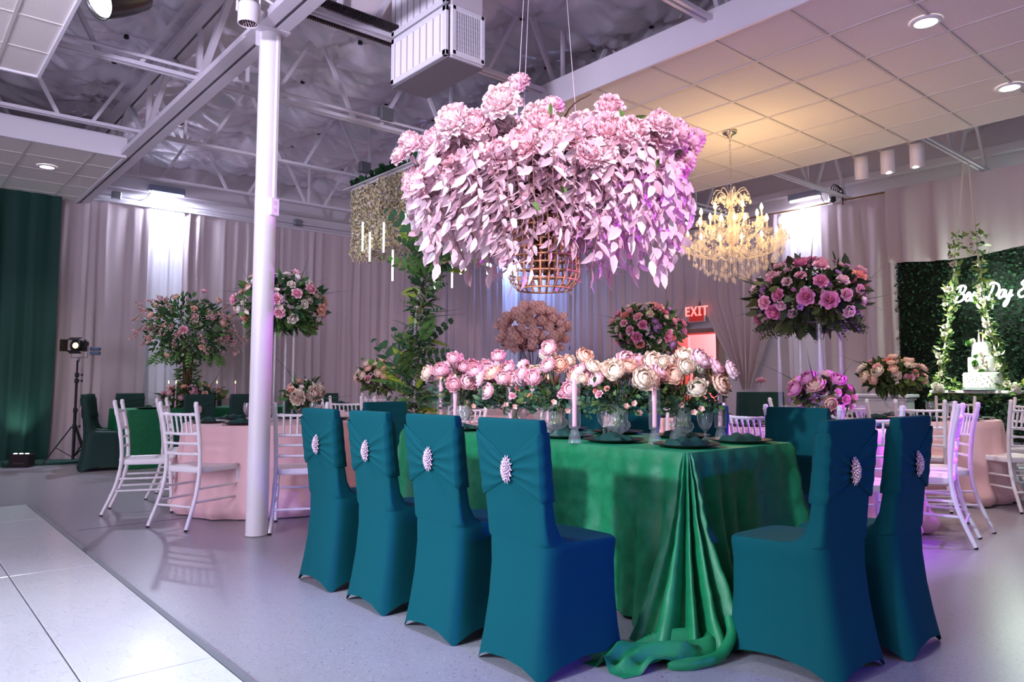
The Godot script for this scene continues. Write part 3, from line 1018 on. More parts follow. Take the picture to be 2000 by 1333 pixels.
# ---------------------------------------------------------------- the long green table
func main_table() -> void:
	var x0 := 2.78
	var x1 := 3.70
	var z1 := -2.03
	var z0 := -4.42
	var y := 0.785
	var t := thing("banquet_table", "long folding banquet table hidden under the green velvet cloth", "table", Vector3(3.24, 0, -3.22))
	var b := MB.new()
	b.bevel(Vector3(0, y - 0.035, 0), Vector3(0.9, 0.04, 2.36), 0.006)
	put(t, "tabletop", b.made(), mat("#8a7a68", 0.6))
	for q in [[-1, -1], [1, -1], [-1, 1], [1, 1]]:
		b = MB.new()
		b.tube([Vector3(q[0] * 0.38, 0, q[1] * 0.9), Vector3(q[0] * 0.36, y - 0.05, q[1] * 0.88)], [0.016], 8)
		put(t, "leg", b.made(), M.dark)
	# perimeter of the cloth: position, outward direction, distance to the near left corner
	var per := []
	var cs := [Vector2(x0, z1), Vector2(x1, z1), Vector2(x1, z0), Vector2(x0, z0)]
	var r := 0.025
	var dirs := [Vector2(-1, 0), Vector2(0, 1), Vector2(1, 0), Vector2(0, -1)]
	for k in 4:
		var a: Vector2 = cs[k]
		var nx: Vector2 = cs[(k + 1) % 4]
		var e := (nx - a).normalized()
		var from: Vector2 = dirs[k]
		var to: Vector2 = dirs[(k + 1) % 4]
		var pivot := a - (from + to) * r
		var arc := 44 if k == 0 else 13
		for i in arc:
			var f := i / (arc - 1.0)
			var o := from.slerp(to, f)
			per.append([pivot + o * r, o, a, (f - 0.5) * 0.5])
		var long := a.distance_to(nx) - 2.0 * r
		var n := int(long / 0.022)
		for i in range(1, n):
			per.append([pivot + to * r + e * (long * i / n), to, a if i < n / 2.0 else nx, 0.25 + long * i / n if i < n / 2.0 else -0.25 - long * (n - i) / n])
	var m := MB.new()
	var nz := noise(1.6, FastNoiseLite.TYPE_SIMPLEX_SMOOTH, 3, 77)
	var rows := []
	var nv := 26
	var s := 0.0
	var ss := []
	for i in per.size():
		ss.append(s)
		s += maxf(per[i][0].distance_to(per[(i + 1) % per.size()][0]), 0.012)
	for j in nv + 1:
		var tt := float(j) / nv
		var row := []
		for i in per.size():
			var q: Vector2 = per[i][0]
			var o: Vector2 = per[i][1]
			var c: Vector2 = per[i][2]
			var near: bool = c == cs[0]
			var dc := q.distance_to(c)
			var w := exp(-pow(dc / (0.2 if near else 0.16), 2.0))
			var sgn := 1.0 if absf(o.y) > absf(o.x) else -1.0
			var fold := 0.013 * sin(ss[i] * 15.0 + 3.0 * nz.get_noise_2d(ss[i], 1.0)) + 0.03 * nz.get_noise_2d(ss[i] * 2.2, tt * 0.7)
			var e: float = per[i][3]
			var wave := cos(e * (47.0 if near else 30.0) + 0.8 + 0.7 * sin(e * 9.0) + 0.5 * tt * sin(e * 21.0))
			var ridge := (0.062 if near else 0.04) * (wave - 0.25 * wave * wave) * exp(-pow(e / 0.42, 2.0))
			var out := 0.012 + 0.03 * tt + fold * tt + w * (0.08 * tt + (0.17 if near else 0.05) * pow(tt, 2.6)) + ridge * pow(tt, 0.7)
			out += 0.012 * nz.get_noise_2d(ss[i] * 5.0, tt * 4.0)
			var h := y + 0.004 - 0.012 * pow(1.0 - smoothstep(0.0, 0.03, tt), 2.0) * 0.0 - tt * (y - 0.012)
			if j == 0:
				out = 0.0
			var along := Vector2(-o.y, o.x)
			var slide := 0.05 * w * sin(dc * 30.0) * tt
			var pos := q + o * out + along * slide
			row.append(Vector3(pos.x, h, pos.y))
		rows.append(row)
	rows.reverse()
	m.sheet(rows, true)
	# top
	var top := []
	for i in per.size():
		top.append(Vector3(per[i][0].x, y + 0.004, per[i][0].y))
	m.fan(top, Vector3((x0 + x1) * 0.5, y + 0.004, (z0 + z1) * 0.5), true)
	var cl := put(self, "tablecloth", m.made(), M.velvet)
	tag(cl, "long emerald green velvet tablecloth pooling on the floor at its corner", "tablecloth")
	# the hem pooled on the floor at the near corner
	m = MB.new()
	rows = []
	for i in 37:
		var u := i / 36.0
		var row := []
		for k in 29:
			var q := k / 28.0
			var rr := Vector2(u * 2.0 - 1.0, q * 2.0 - 1.0)
			var edge := clampf(1.15 - rr.length() * (1.0 + 0.13 * sin(rr.angle() * 5.0 + 1.0)), 0.0, 1.0)
			var hh := smoothstep(0.0, 0.3, edge) * (0.035 + 0.02 * sin(q * 16.0 + 5.0 * sin(u * 5.0)) + 0.014 * sin(u * 13.0 - q * 7.0) + 0.03 * u)
			row.append(Vector3(2.17 + 0.5 * u, 0.003 + hh, -2.10 + 0.13 * u + 0.21 * q))
		row.reverse()
		rows.append(row)
	m.sheet(rows)
	for e in [[[2.36, 0.02, -1.83], [2.47, 0.022, -1.77], [2.58, 0.03, -1.75], [2.68, 0.08, -1.76], [2.73, 0.13, -1.8]], [[2.42, 0.02, -1.90], [2.52, 0.03, -1.86], [2.62, 0.05, -1.84], [2.70, 0.08, -1.86]]]:
		m.tube(curve(e.map(func(q): return Vector3(q[0], q[1], q[2])), 6), [0.012, 0.016, 0.02, 0.022, 0.024, 0.024, 0.022], 10)
	put(cl, "pooled_hem", m.made(), M.velvet)
	# place settings
	var places := [[2.99, -2.50, 0.0, "black charger plate facing the nearest left hand chair"], [3.02, -2.92, 0.0, "black charger plate facing the second left hand chair"], [2.98, -3.42, 0.0, "black charger plate facing the third left hand chair"], [2.97, -3.98, 0.0, "black charger plate facing the fourth left hand chair"],
		[3.03, -2.22, 90.0, "black charger plate at the near table end, left of two"], [3.47, -2.2, 90.0, "black charger plate at the near table end, right of two"], [3.53, -2.62, 180.0, "black charger plate facing the nearest right hand chair"], [3.52, -3.1, 180.0, "black charger plate facing the second right hand chair"], [3.5, -3.55, 180.0, "black charger plate facing the third right hand chair"]]
	places[0][1] = -2.66
	places[1][1] = -3.05
	places[2][1] = -3.5
	var plate := plate_mesh()
	var nap := napkin_mesh()
	for q in places:
		tag(put(self, "charger_plate", plate, M.plate, Transform3D(Basis(), Vector3(q[0], y + 0.004, q[1]))), q[3], "plate", "black charger plates on the green table")
		tag(put(self, "napkin", nap, M.napkin, Transform3D(Basis(Vector3.UP, deg_to_rad(q[2] + rnd(-12, 12))), Vector3(q[0], y + 0.02, q[1]))), "folded dark green napkin on the " + q[3].substr(6), "napkin", "green napkins on the green table")
	# goblets
	var gob := goblet_mesh()
	var gs := [[3.27, -2.98, "clear water goblet behind the second right hand plate"], [3.1, -2.79, "clear water goblet beside the middle flower urn"], [3.1, -3.36, "clear water goblet seen above the nearest chair back"], [2.78, -3.72, "clear water goblet between the third and fourth plates"], [3.42, -2.38, "clear water goblet behind the pair of end candles"], [3.3, -3.75, "clear water goblet deep among the far flowers"]]
	for q in gs:
		var g := put(self, "goblet", gob, M.glass, Transform3D(Basis(Vector3.UP, rnd(0, 6)), Vector3(q[0], y + 0.005, q[1])))
		tag(g, q[2], "glass", "water goblets on the green table")
	# candles in glass
	var cs2 := [[2.78, -2.74, "nearest left of the table edge"], [3.04, -2.42, "in front of the middle urn of ranunculus"], [3.4, -2.27, "at the near end beside the big ranunculus urn"], [3.36, -2.53, "behind the big ranunculus urn"], [3.0, -3.17, "behind the second urn of flowers"], [2.99, -3.5, "rising among the middle flowers above a chair back"], [2.87, -3.92, "at the far left among pale pink flowers"], [2.9, -4.12, "farthest left along the green table"]]
	for k in cs2.size():
		var q = cs2[k]
		candle(Vector3(q[0], y + 0.005, q[1]), q[2], 0.0 if k < 3 else 0.02)


func candle(o: Vector3, where: String, lift: float) -> void:
	if not shapes.has("holder"):
		var b := MB.new()
		b.lathe([[0.0, 0.0], [0.036, 0.0], [0.038, 0.004], [0.02, 0.07], [0.019, 0.074], [0.03, 0.078], [0.03, 0.086], [0.0, 0.086]], 20)
		shapes.holder = b.made()
		b = MB.new()
		b.lathe([[0.029, 0.086], [0.031, 0.09], [0.031, 0.36], [0.029, 0.362]], 24)
		shapes.chimney = b.made()
		b = MB.new()
		b.lathe([[0.0, 0.087], [0.0125, 0.087], [0.0125, 0.1], [0.0105, 0.325], [0.008, 0.333], [0.0, 0.335]], 14)
		shapes.taper = b.made()
		b = MB.new()
		b.lathe([[0.0, 0.336], [0.004, 0.34], [0.0065, 0.349], [0.004, 0.362], [0.0, 0.374]], 10)
		shapes.flame = b.made()
	var h := thing("candle_holder", "tall clear glass candle cylinder " + where, "candle holder", o, 0, "glass candle cylinders on the green table")
	put(h, "base", shapes.holder, M.glass_thick)
	put(h, "chimney", shapes.chimney, M.glass)
	var c := thing("taper_candle", "pink taper candle inside the glass cylinder " + where, "candle", o + Vector3(0, lift * 0.0, 0), 0, "pink taper candles on the green table")
	put(c, "wax", shapes.taper, M.wax)
	put(c, "flame", shapes.flame, M.flame)


func plate_mesh() -> ArrayMesh:
	var b := MB.new()
	b.lathe([[0.0, 0.0], [0.1, 0.0], [0.11, 0.004], [0.16, 0.016], [0.165, 0.019], [0.163, 0.021], [0.155, 0.02], [0.11, 0.009], [0.0, 0.008]], 40)
	return b.made()


func napkin_mesh() -> ArrayMesh:
	var b := MB.new()
	var rows := []
	for j in 12:
		var v := j / 11.0 - 0.5
		var row := []
		for i in 22:
			var u := i / 21.0 - 0.5
			var w := 0.24 * (0.45 + 0.55 * absf(v * 2.0 - 0.0) * 0.5 + 0.3)
			var h := 0.012 + 0.022 * (1.0 - pow(absf(u) * 2.0, 2.0)) * (1.0 - pow(absf(v) * 2.0, 2.0)) + 0.006 * sin(u * 18.0 + v * 6.0)
			if absf(v) > 0.49 or absf(u) > 0.49:
				h = -0.006
			row.append(Vector3(v * 0.11 + 0.02 * sin(u * 5.0), h, -u * w))
		rows.append(row)
	b.sheet(rows)
	return b.made()


func goblet_mesh() -> ArrayMesh:
	var b := MB.new()
	b.lathe([[0.0, 0.0], [0.034, 0.001], [0.036, 0.004], [0.012, 0.014], [0.007, 0.024], [0.012, 0.034], [0.006, 0.044], [0.009, 0.056], [0.02, 0.064], [0.034, 0.085], [0.041, 0.115], [0.042, 0.145], [0.038, 0.172], [0.037, 0.172], [0.04, 0.145], [0.039, 0.115], [0.032, 0.088], [0.016, 0.068], [0.0, 0.066]], 20)
	return b.made()


# ---------------------------------------------------------------- covered chairs
const COVER := [[0.0, -0.055, 0.45, 0.205], [0.03, -0.05, 0.447, 0.2], [0.12, -0.035, 0.437, 0.188], [0.25, -0.015, 0.428, 0.179], [0.38, -0.002, 0.425, 0.178], [0.45, 0.0, 0.43, 0.184], [0.468, 0.0, 0.428, 0.184], [0.478, 0.0, 0.415, 0.182], [0.482, 0.0, 0.34, 0.181], [0.486, 0.0, 0.22, 0.18], [0.495, -0.001, 0.14, 0.178], [0.52, -0.002, 0.098, 0.176], [0.57, -0.006, 0.072, 0.174], [0.66, -0.014, 0.052, 0.177], [0.75, -0.023, 0.036, 0.182], [0.85, -0.034, 0.022, 0.187], [0.93, -0.043, 0.012, 0.19], [0.952, -0.045, 0.009, 0.189], [0.962, -0.04, 0.003, 0.184]]


func cover_at(y: float) -> Array:
	return [lerp_table(COVER, y, 1), lerp_table(COVER, y, 2), lerp_table(COVER, y, 3)]


func spandex_proto(m: Material, label: String) -> Node3D:
	var o := thing("covered_chair", label, "chair")
	var b := MB.new()
	var rows := []
	var ys := []
	for i in COVER.size() - 1:
		var parts := 3 if COVER[i + 1][0] - COVER[i][0] > 0.05 else 1
		for k in parts:
			ys.append(lerpf(COVER[i][0], COVER[i + 1][0], float(k) / parts))
	ys.append(COVER[-1][0])
	for yy in ys:
		var c := cover_at(yy)
		var zc: float = (c[0] + c[1]) * 0.5
		var hz: float = (c[1] - c[0]) * 0.5
		var row := []
		for k in 56:
			var t := -TAU * k / 56.0
			var e := 0.3
			var u := signf(cos(t)) * pow(absf(cos(t)), e)
			var w := signf(sin(t)) * pow(absf(sin(t)), e)
			var arch := 0.0
			if yy < 0.3:
				arch = clampf(1.0 - pow(minf(absf(u), absf(w)) / 0.89, 3.0), 0.0, 1.0) * 0.055 * pow(1.0 - yy / 0.3, 1.5)
			var x: float = u * c[2]
			var z: float = zc + w * hz
			# the cover stretches to the four feet
			if yy < 0.3:
				x *= 1.0 - 0.05 * (1.0 - absf(w)) * (1.0 - yy / 0.3)
			row.append(Vector3(x, yy + arch, z))
		rows.append(row)
	b.sheet(rows, true)
	b.fan(rows[-1], Vector3(0, 0.963, -0.02))
	put(o, "cover", b.made(), m)
	# the sash: a wide band gathered to a brooch at the back
	b = MB.new()
	rows = []
	var cols := []
	for i in 33:
		cols.append([1, i / 16.0 - 1.0])
	for i in 4:
		cols.append([2, (i + 0.5) / 4.0])
	for i in 9:
		cols.append([3, 1.0 - i / 4.0])
	for i in 4:
		cols.append([4, 1.0 - (i + 0.5) / 4.0])
	for j in 29:
		var t := j / 28.0
		var row := []
		for q in cols:
			var k: int = q[0]
			var s: float = q[1]
			var au := absf(s) if k == 1 else 1.0
			var yt := 0.79 + 0.125 * pow(au, 0.9)
			var yb := 0.735 - 0.085 * pow(au, 0.9)
			if k == 3:
				yt = 0.915
				yb = 0.65
			var y := lerpf(yb, yt, t)
			var c := cover_at(y)
			var edge := smoothstep(0.0, 0.06, t) * smoothstep(1.0, 0.94, t)
			var pleat := pow(0.5 + 0.5 * sin(t * PI * 8.0 + 1.6 * sin(au * 3.0 + 2.0 * s)), 2.0) * 0.0095 * (1.0 - 0.72 * au * au) + 0.003
			var up := pleat * edge + 0.0015
			if k == 1:
				row.append(Vector3(s * (c[2] - 0.002), y, c[0] - up))
			elif k == 2:
				row.append(Vector3(c[2] + 0.002 + up * 0.7, y, lerpf(c[0] + 0.008, c[1] - 0.006, s)))
			elif k == 3:
				row.append(Vector3(s * (c[2] - 0.004), y, c[1] + 0.003 + 0.5 * up))
			else:
				row.append(Vector3(-c[2] - 0.002 - up * 0.7, y, lerpf(c[0] + 0.008, c[1] - 0.006, s)))
		row.reverse()
		rows.append(row)
	b.sheet(rows, true)
	put(o, "sash", b.made(), m)
	b = MB.new()
	var g := RandomNumberGenerator.new()
	g.seed = 4
	for i in 46:
		var a := i * 2.399963
		var rr := sqrt((i + 0.5) / 46.0)
		var q := Vector3(cos(a) * rr * 0.024, 0.765 + sin(a) * rr * 0.043, -0.045 - 0.013 * (1.0 - rr * rr))
		var s := g.randf_range(0.005, 0.0072)
		b.lathe([[0.0, -s], [s, 0.0], [0.0, s]], 5, q)
	var plate := []
	for i in 24:
		plate.append(Vector3(cos(TAU * i / 24.0) * 0.026, 0.765 + sin(TAU * i / 24.0) * 0.046, -0.041))
	b.fan(plate, Vector3(0, 0.765, -0.053))
	for i in 14:
		var a := TAU * i / 14.0
		var d := Vector3(cos(a), sin(a), 0)
		var q := Vector3(cos(a) * 0.024, 0.765 + sin(a) * 0.045, -0.04)
		b.tube([q, q + d * 0.007, q + d * 0.012], [0.0035, 0.003, 0.0005], 5)
	put(o, "brooch", b.made(), M.silver)
	return o


func spandex_chairs() -> void:
	var a := spandex_proto(M.spandex, "teal covered chair with rhinestone brooch, nearest the camera, left row")
	a.set_meta("group", "teal covered chairs at the long green table")
	a.position = Vector3(1.93, 0, -2.24)
	a.rotation_degrees.y = 90
	for q in [["teal covered chair with rhinestone brooch, second in the left row", 1.92, -2.77, 91], ["teal covered chair with rhinestone brooch, third in the left row", 1.91, -3.31, 89], ["teal covered chair with rhinestone brooch, farthest in the left row by the column", 1.9, -3.84, 91],
		["teal covered chair at the near table end, left of the pair", 2.87, -1.36, 178], ["teal covered chair at the near table end, right of the pair", 3.34, -1.31, 183],
		["teal covered chair in the right row nearest the table end, seen from the front", 4.06, -2.2, -90], ["teal covered chair second in the right row, half hidden by the big urn", 4.06, -2.86, -90], ["teal covered chair third in the right row behind the middle urn", 4.06, -3.4, -90], ["teal covered chair farthest in the right row", 4.06, -3.92, -90],
		["teal covered chair at the far table end, seen between two left row chairs", 2.96, -4.93, 4]]:
		copy_of(a, q[0], Vector3(q[1], 0, q[2]), q[3])
	var d := spandex_proto(M.spandex_green, "dark green covered chair at the far left table end, nearest of three")
	d.set_meta("group", "dark green covered chairs at the far green table")
	d.position = Vector3(2.02, 0, -10.72)
	d.rotation_degrees.y = 84
	for q in [["dark green covered chair at the far left table end, middle of three", 2.13, -11.2, 86], ["dark green covered chair at the far left table end, rearmost of three", 2.27, -11.6, 88],
		["dark green covered chair against the drape, behind the far table corner", 2.83, -11.92, 0], ["dark green covered chair left of the white column at the far table", 3.2, -10.02, 180], ["dark green covered chair with brooch just left of the white column", 3.78, -9.98, 178],
		["dark green covered chair right of the white column, first of two", 4.55, -10.0, 183], ["dark green covered chair right of the white column, second of two", 4.98, -10.0, 180], ["dark green covered chair behind the candles of the far table", 3.95, -11.9, 0]]:
		copy_of(d, q[0], Vector3(q[1], 0, q[2]), q[3])


# ---------------------------------------------------------------- white chiavari chairs
func turned(pts: Array, r0: float, r1: float, rings: Array, sides := 10) -> ArrayMesh:
	# a turned bar with raised rings at the given fractions of its length
	var b := MB.new()
	var p := curve(pts, 12) if pts.size() > 2 else []
	if p.is_empty():
		for i in 25:
			p.append((pts[0] as Vector3).lerp(pts[1], i / 24.0))
	var dense := []
	var rad := []
	for i in p.size():
		var t := float(i) / (p.size() - 1)
		dense.append(p[i])
		var r := lerpf(r0, r1, t)
		for g in rings:
			r += 0.0035 * exp(-pow((t - g) / 0.014, 2.0))
		rad.append(r)
	b.tube(dense, rad, sides)
	return b.made()


func chiavari_chairs() -> void:
	var o := thing("chiavari_chair", "white chiavari chair turned sideways at the left of the pink table", "chair", Vector3.ZERO, 0, "white chiavari chairs")
	for s in [-1.0, 1.0]:
		var b := turned([Vector3(s * 0.2, 0.012, -0.13), Vector3(s * 0.185, 0.25, -0.035), Vector3(s * 0.178, 0.46, 0.0), Vector3(s * 0.182, 0.7, -0.018), Vector3(s * 0.19, 0.93, -0.065)], 0.0145, 0.0168, [0.32, 0.36, 0.5, 0.72, 0.9])
		put(o, "leg", b, M.resin)
		var f := MB.new()
		f.lathe([[0.0165, 0.0], [0.0205, 0.006], [0.014, 0.012], [0.018, 0.022], [0.013, 0.034], [0.0, 0.037]], 12, Vector3(s * 0.19, 0.927, -0.066))
		put(o, "finial", f.made(), M.resin)
		put(o, "leg", turned([Vector3(s * 0.197, 0.012, 0.405), Vector3(s * 0.186, 0.44, 0.375)], 0.0128, 0.0182, [0.5, 0.56, 0.9]), M.resin)
		for y in [0.2, 0.3]:
			put(o, "stretcher", turned([Vector3(s * 0.186, y, -0.06 + y * 0.1), Vector3(s * 0.193, y, 0.39)], 0.009, 0.009, [0.4, 0.45, 0.55, 0.6], 8), M.resin)
		for z in [-0.13, 0.405]:
			f = MB.new()
			f.lathe([[0.0, 0.0], [0.013, 0.0], [0.0135, 0.014], [0.0, 0.014]], 10, Vector3(s * (0.2 if z < 0 else 0.197), 0, z))
			put(o, "foot_tip", f.made(), M.dark)
	for q in [[0.27, 0.392, 0.19], [0.17, -0.075, 0.19]]:
		put(o, "stretcher", turned([Vector3(-q[2], q[0], q[1]), Vector3(q[2], q[0], q[1])], 0.009, 0.009, [0.4, 0.45, 0.55, 0.6], 8), M.resin)
	# seat
	var b2 := MB.new()
	var rows := []
	for q in [[0.415, 0.96], [0.418, 0.99], [0.43, 1.0], [0.452, 1.0], [0.46, 0.985], [0.462, 0.93], [0.455, 0.88]]:
		var row := []
		for k in 40:
			var t := -TAU * k / 40.0
			var u := signf(cos(t)) * pow(absf(cos(t)), 0.35)
			var w := signf(sin(t)) * pow(absf(sin(t)), 0.35)
			row.append(Vector3(u * (0.205 + 0.015 * w) * q[1], q[0], 0.195 + w * 0.205 * q[1]))
		rows.append(row)
	b2.sheet(rows, true)
	b2.fan(rows[-1], Vector3(0, 0.456, 0.195))
	b2.fan(rows[0], Vector3(0, 0.415, 0.195), true)
	put(o, "seat", b2.made(), M.resin)
	var zz := func(y: float) -> float: return -0.018 - 0.047 * pow(clampf((y - 0.7) / 0.23, -0.4, 1.0), 1.0) if y > 0.7 else -0.018 * (y - 0.46) / 0.24
	for q in [[0.865, 0.011], [0.715, 0.0105], [0.64, 0.0095], [0.56, 0.0095]]:
		var z: float = zz.call(q[0])
		put(o, "back_rail", turned([Vector3(-0.184, q[0], z), Vector3(0, q[0] - 0.003, z - 0.012), Vector3(0.184, q[0], z)], q[1], q[1], [0.12, 0.16, 0.45, 0.55, 0.84, 0.88], 8), M.resin)
	for k in 6:
		var x := -0.125 + 0.05 * k
		put(o, "spindle", turned([Vector3(x, 0.717, zz.call(0.717) - 0.011), Vector3(x, 0.863, zz.call(0.863) - 0.011)], 0.0075, 0.0075, [0.12, 0.3, 0.7, 0.88], 8), M.resin)
	var spots := [["white chiavari chair with its back to the camera left of the column", 1.83, -6.06, 115], ["white chiavari chair behind the sideways one at the left pink table", 2.2, -7.79, 62], ["white chiavari chair just right of the column at the pink table", 2.46, -5.33, 153],
		["white chiavari chair washed purple between the two near end covered chairs", 4.82, -2.13, 134], ["white chiavari chair on the left side of the right pink table", 6.95, -3.2, 80], ["white chiavari chair washed purple left of the right row covered chair", 4.65, -2.86, 80], ["white chiavari chair behind the low pink flowers, seen edge on", 6.64, -3.79, 31],
		["white chiavari chair at the right nearest the camera, with purple lit legs", 5.77, -1.97, -166], ["white chiavari chair just behind the nearest right hand one", 6.36, -2.12, -139], ["white chiavari chair at the right edge with its back to the camera", 7.65, -2.01, 146], ["white chiavari chair cut by the right photo edge, seen sideways", 8.79, -2.34, -131], ["white chiavari chair beyond the right pink table before the hedge", 9.16, -3.08, -82], ["white chiavari chair in front of the peach flowers on the right pink table", 7.03, -2.64, 111],
		["white chiavari chair behind the last left covered chair, left of two", 4.14, -7.75, 128], ["white chiavari chair behind the last left covered chair, right of two", 4.55, -7.45, 139], ["white chiavari chair below the small far peach bouquet", 5.54, -9.55, -35], ["white chiavari chair glimpsed purple behind the leftmost table flowers", 3.95, -5.25, 176], ["white chiavari chair right of the leafy tower table", 5.5, -5.85, -110], ["white chiavari chair glimpsed purple behind the middle table flowers", 5.31, -4.6, 123], ["white chiavari chair glimpsed behind the right urn flowers", 5.85, -4.3, 149], ["white chiavari chair behind the leafy tower", 3.6, -7.35, 40]]
	o.position = Vector3(1.66, 0, -7.1)
	o.rotation_degrees.y = 69
	for q in spots:
		copy_of(o, q[0], Vector3(q[1], 0, q[2]), q[3])


# ---------------------------------------------------------------- other tables
func round_cloth(r: float, y: float, sd: int) -> ArrayMesh:
	var m := MB.new()
	var n := noise(0.8, FastNoiseLite.TYPE_SIMPLEX_SMOOTH, 2, sd)
	var rows := []
	var seg := 240
	for j in 23:
		var t := j / 22.0
		var row := []
		for k in seg:
			var a := -TAU * k / seg
			var q := Vector2(cos(a), sin(a))
			var f := sin(a * 13.0 + 4.0 * n.get_noise_2d(q.x * 1.5, q.y * 1.5)) * 0.5 + 0.6 * n.get_noise_2d(q.x * 4.0, q.y * 4.0)
			var out := r + 0.012 + t * 0.05 + 0.065 * f * pow(t, 0.9)
			# the long cloth is tucked in puffs at the floor
			out += 0.07 * exp(-pow((t - 0.9) / 0.1, 2.0)) * (0.6 + 0.8 * n.get_noise_2d(q.x * 3.0 + 9.0, q.y * 3.0)) - 0.03 * smoothstep(0.93, 1.0, t)
			out += 0.015 * n.get_noise_3d(q.x * 5.0, q.y * 5.0, t * 4.0) * t
			if j == 0:
				out = r
			row.append(Vector3(q.x * out, (y - 0.004) * (1.0 - t) + 0.008, q.y * out))
		rows.append(row)
	rows.reverse()
	m.sheet(rows, true)
	m.fan(rows[-1], Vector3(0, y + 0.004, 0))
	return m.made()


func set_place(o: Vector3, deg: float, r: float, plate_label: String, nap_label: String, glass_label: String) -> void:
	var a := deg_to_rad(deg)
	var d := Vector3(sin(a), 0, cos(a))
	tag(put(self, "charger_plate", shapes.plate, M.plate, Transform3D(Basis(), o + d * (r - 0.2))), plate_label, "plate", "black charger plates on the round tables")
	tag(put(self, "napkin", shapes.napkin, M.napkin, Transform3D(Basis(Vector3.UP, a + 1.57), o + d * (r - 0.2) + Vector3(0, 0.016, 0))), nap_label, "napkin", "green napkins on the round tables")
	if glass_label:
		tag(put(self, "goblet", shapes.goblet, M.glass, Transform3D(Basis(), o + d * (r - 0.42) + Vector3(0.1, 0.001, 0.05))), glass_label, "glass", "water goblets on the round tables")


func round_tables() -> void:
	shapes.plate = plate_mesh()
	shapes.napkin = napkin_mesh()
	shapes.goblet = goblet_mesh()
	var list := [[2.787, -6.633, 0.76, "left, beside the white column"], [7.923, -3.021, 0.72, "right, in front of the hedge wall"], [5.694, -2.956, 0.7, "lit purple behind the near end chairs"], [4.5, -6.2, 0.7, "under the leafy green tower"], [5.011, -8.612, 0.7, "under the small far peach bouquet"], [6.475, -5.25, 0.7, "under the tall pink rose bouquet on a stand"], [7.712, -8.536, 0.7, "under the dusky blossom tree"]]
	for k in list.size():
		var q = list[k]
		var o := Vector3(q[0], 0, q[1])
		var t := thing("round_table", "round folding table under the pink cloth, " + q[3], "table", o, 0, "round tables")
		var b := MB.new()
		b.lathe([[0.0, 0.715], [q[2] - 0.03, 0.715], [q[2] - 0.02, 0.725], [q[2] - 0.02, 0.738], [q[2] - 0.03, 0.745], [0.0, 0.745]], 40)
		put(t, "tabletop", b.made(), mat("#8a7a68", 0.6))
		for s in 4:
			b = MB.new()
			var a := TAU * s / 4.0 + 0.4
			b.tube([Vector3(cos(a) * 0.5, 0, sin(a) * 0.5), Vector3(cos(a) * 0.48, 0.72, sin(a) * 0.48)], [0.015], 6)
			put(t, "leg", b.made(), M.dark)
		var c := put(self, "tablecloth", round_cloth(q[2], 0.75, 90 + k), M.pink_cloth, Transform3D(Basis(), o))
		tag(c, "blush pink cloth on the round table " + q[3], "tablecloth", "pink round tablecloths")
		if k < 6:
			var angles: Array = [[200, 260, 310, 20, 80, 140], [200, 250, 300, 340, 30, 130], [215, 285, 320, 40, 100, 150], [200, 290, 330], [210, 300], [210, 280, 330]][k]
			var say := ["left pink table", "right pink table", "purple lit table", "leafy tower table", "small far bouquet table", "tall rose bouquet table"]
			var word := ["first", "second", "third", "fourth", "fifth", "sixth"]
			for i in angles.size():
				var w: String = "%s place clockwise on the %s" % [word[i], say[k]]
				set_place(o + Vector3(0, 0.755, 0), angles[i], q[2], "black charger plate at the " + w, "folded dark green napkin at the " + w, "clear water goblet at the " + w if i < 4 else "")


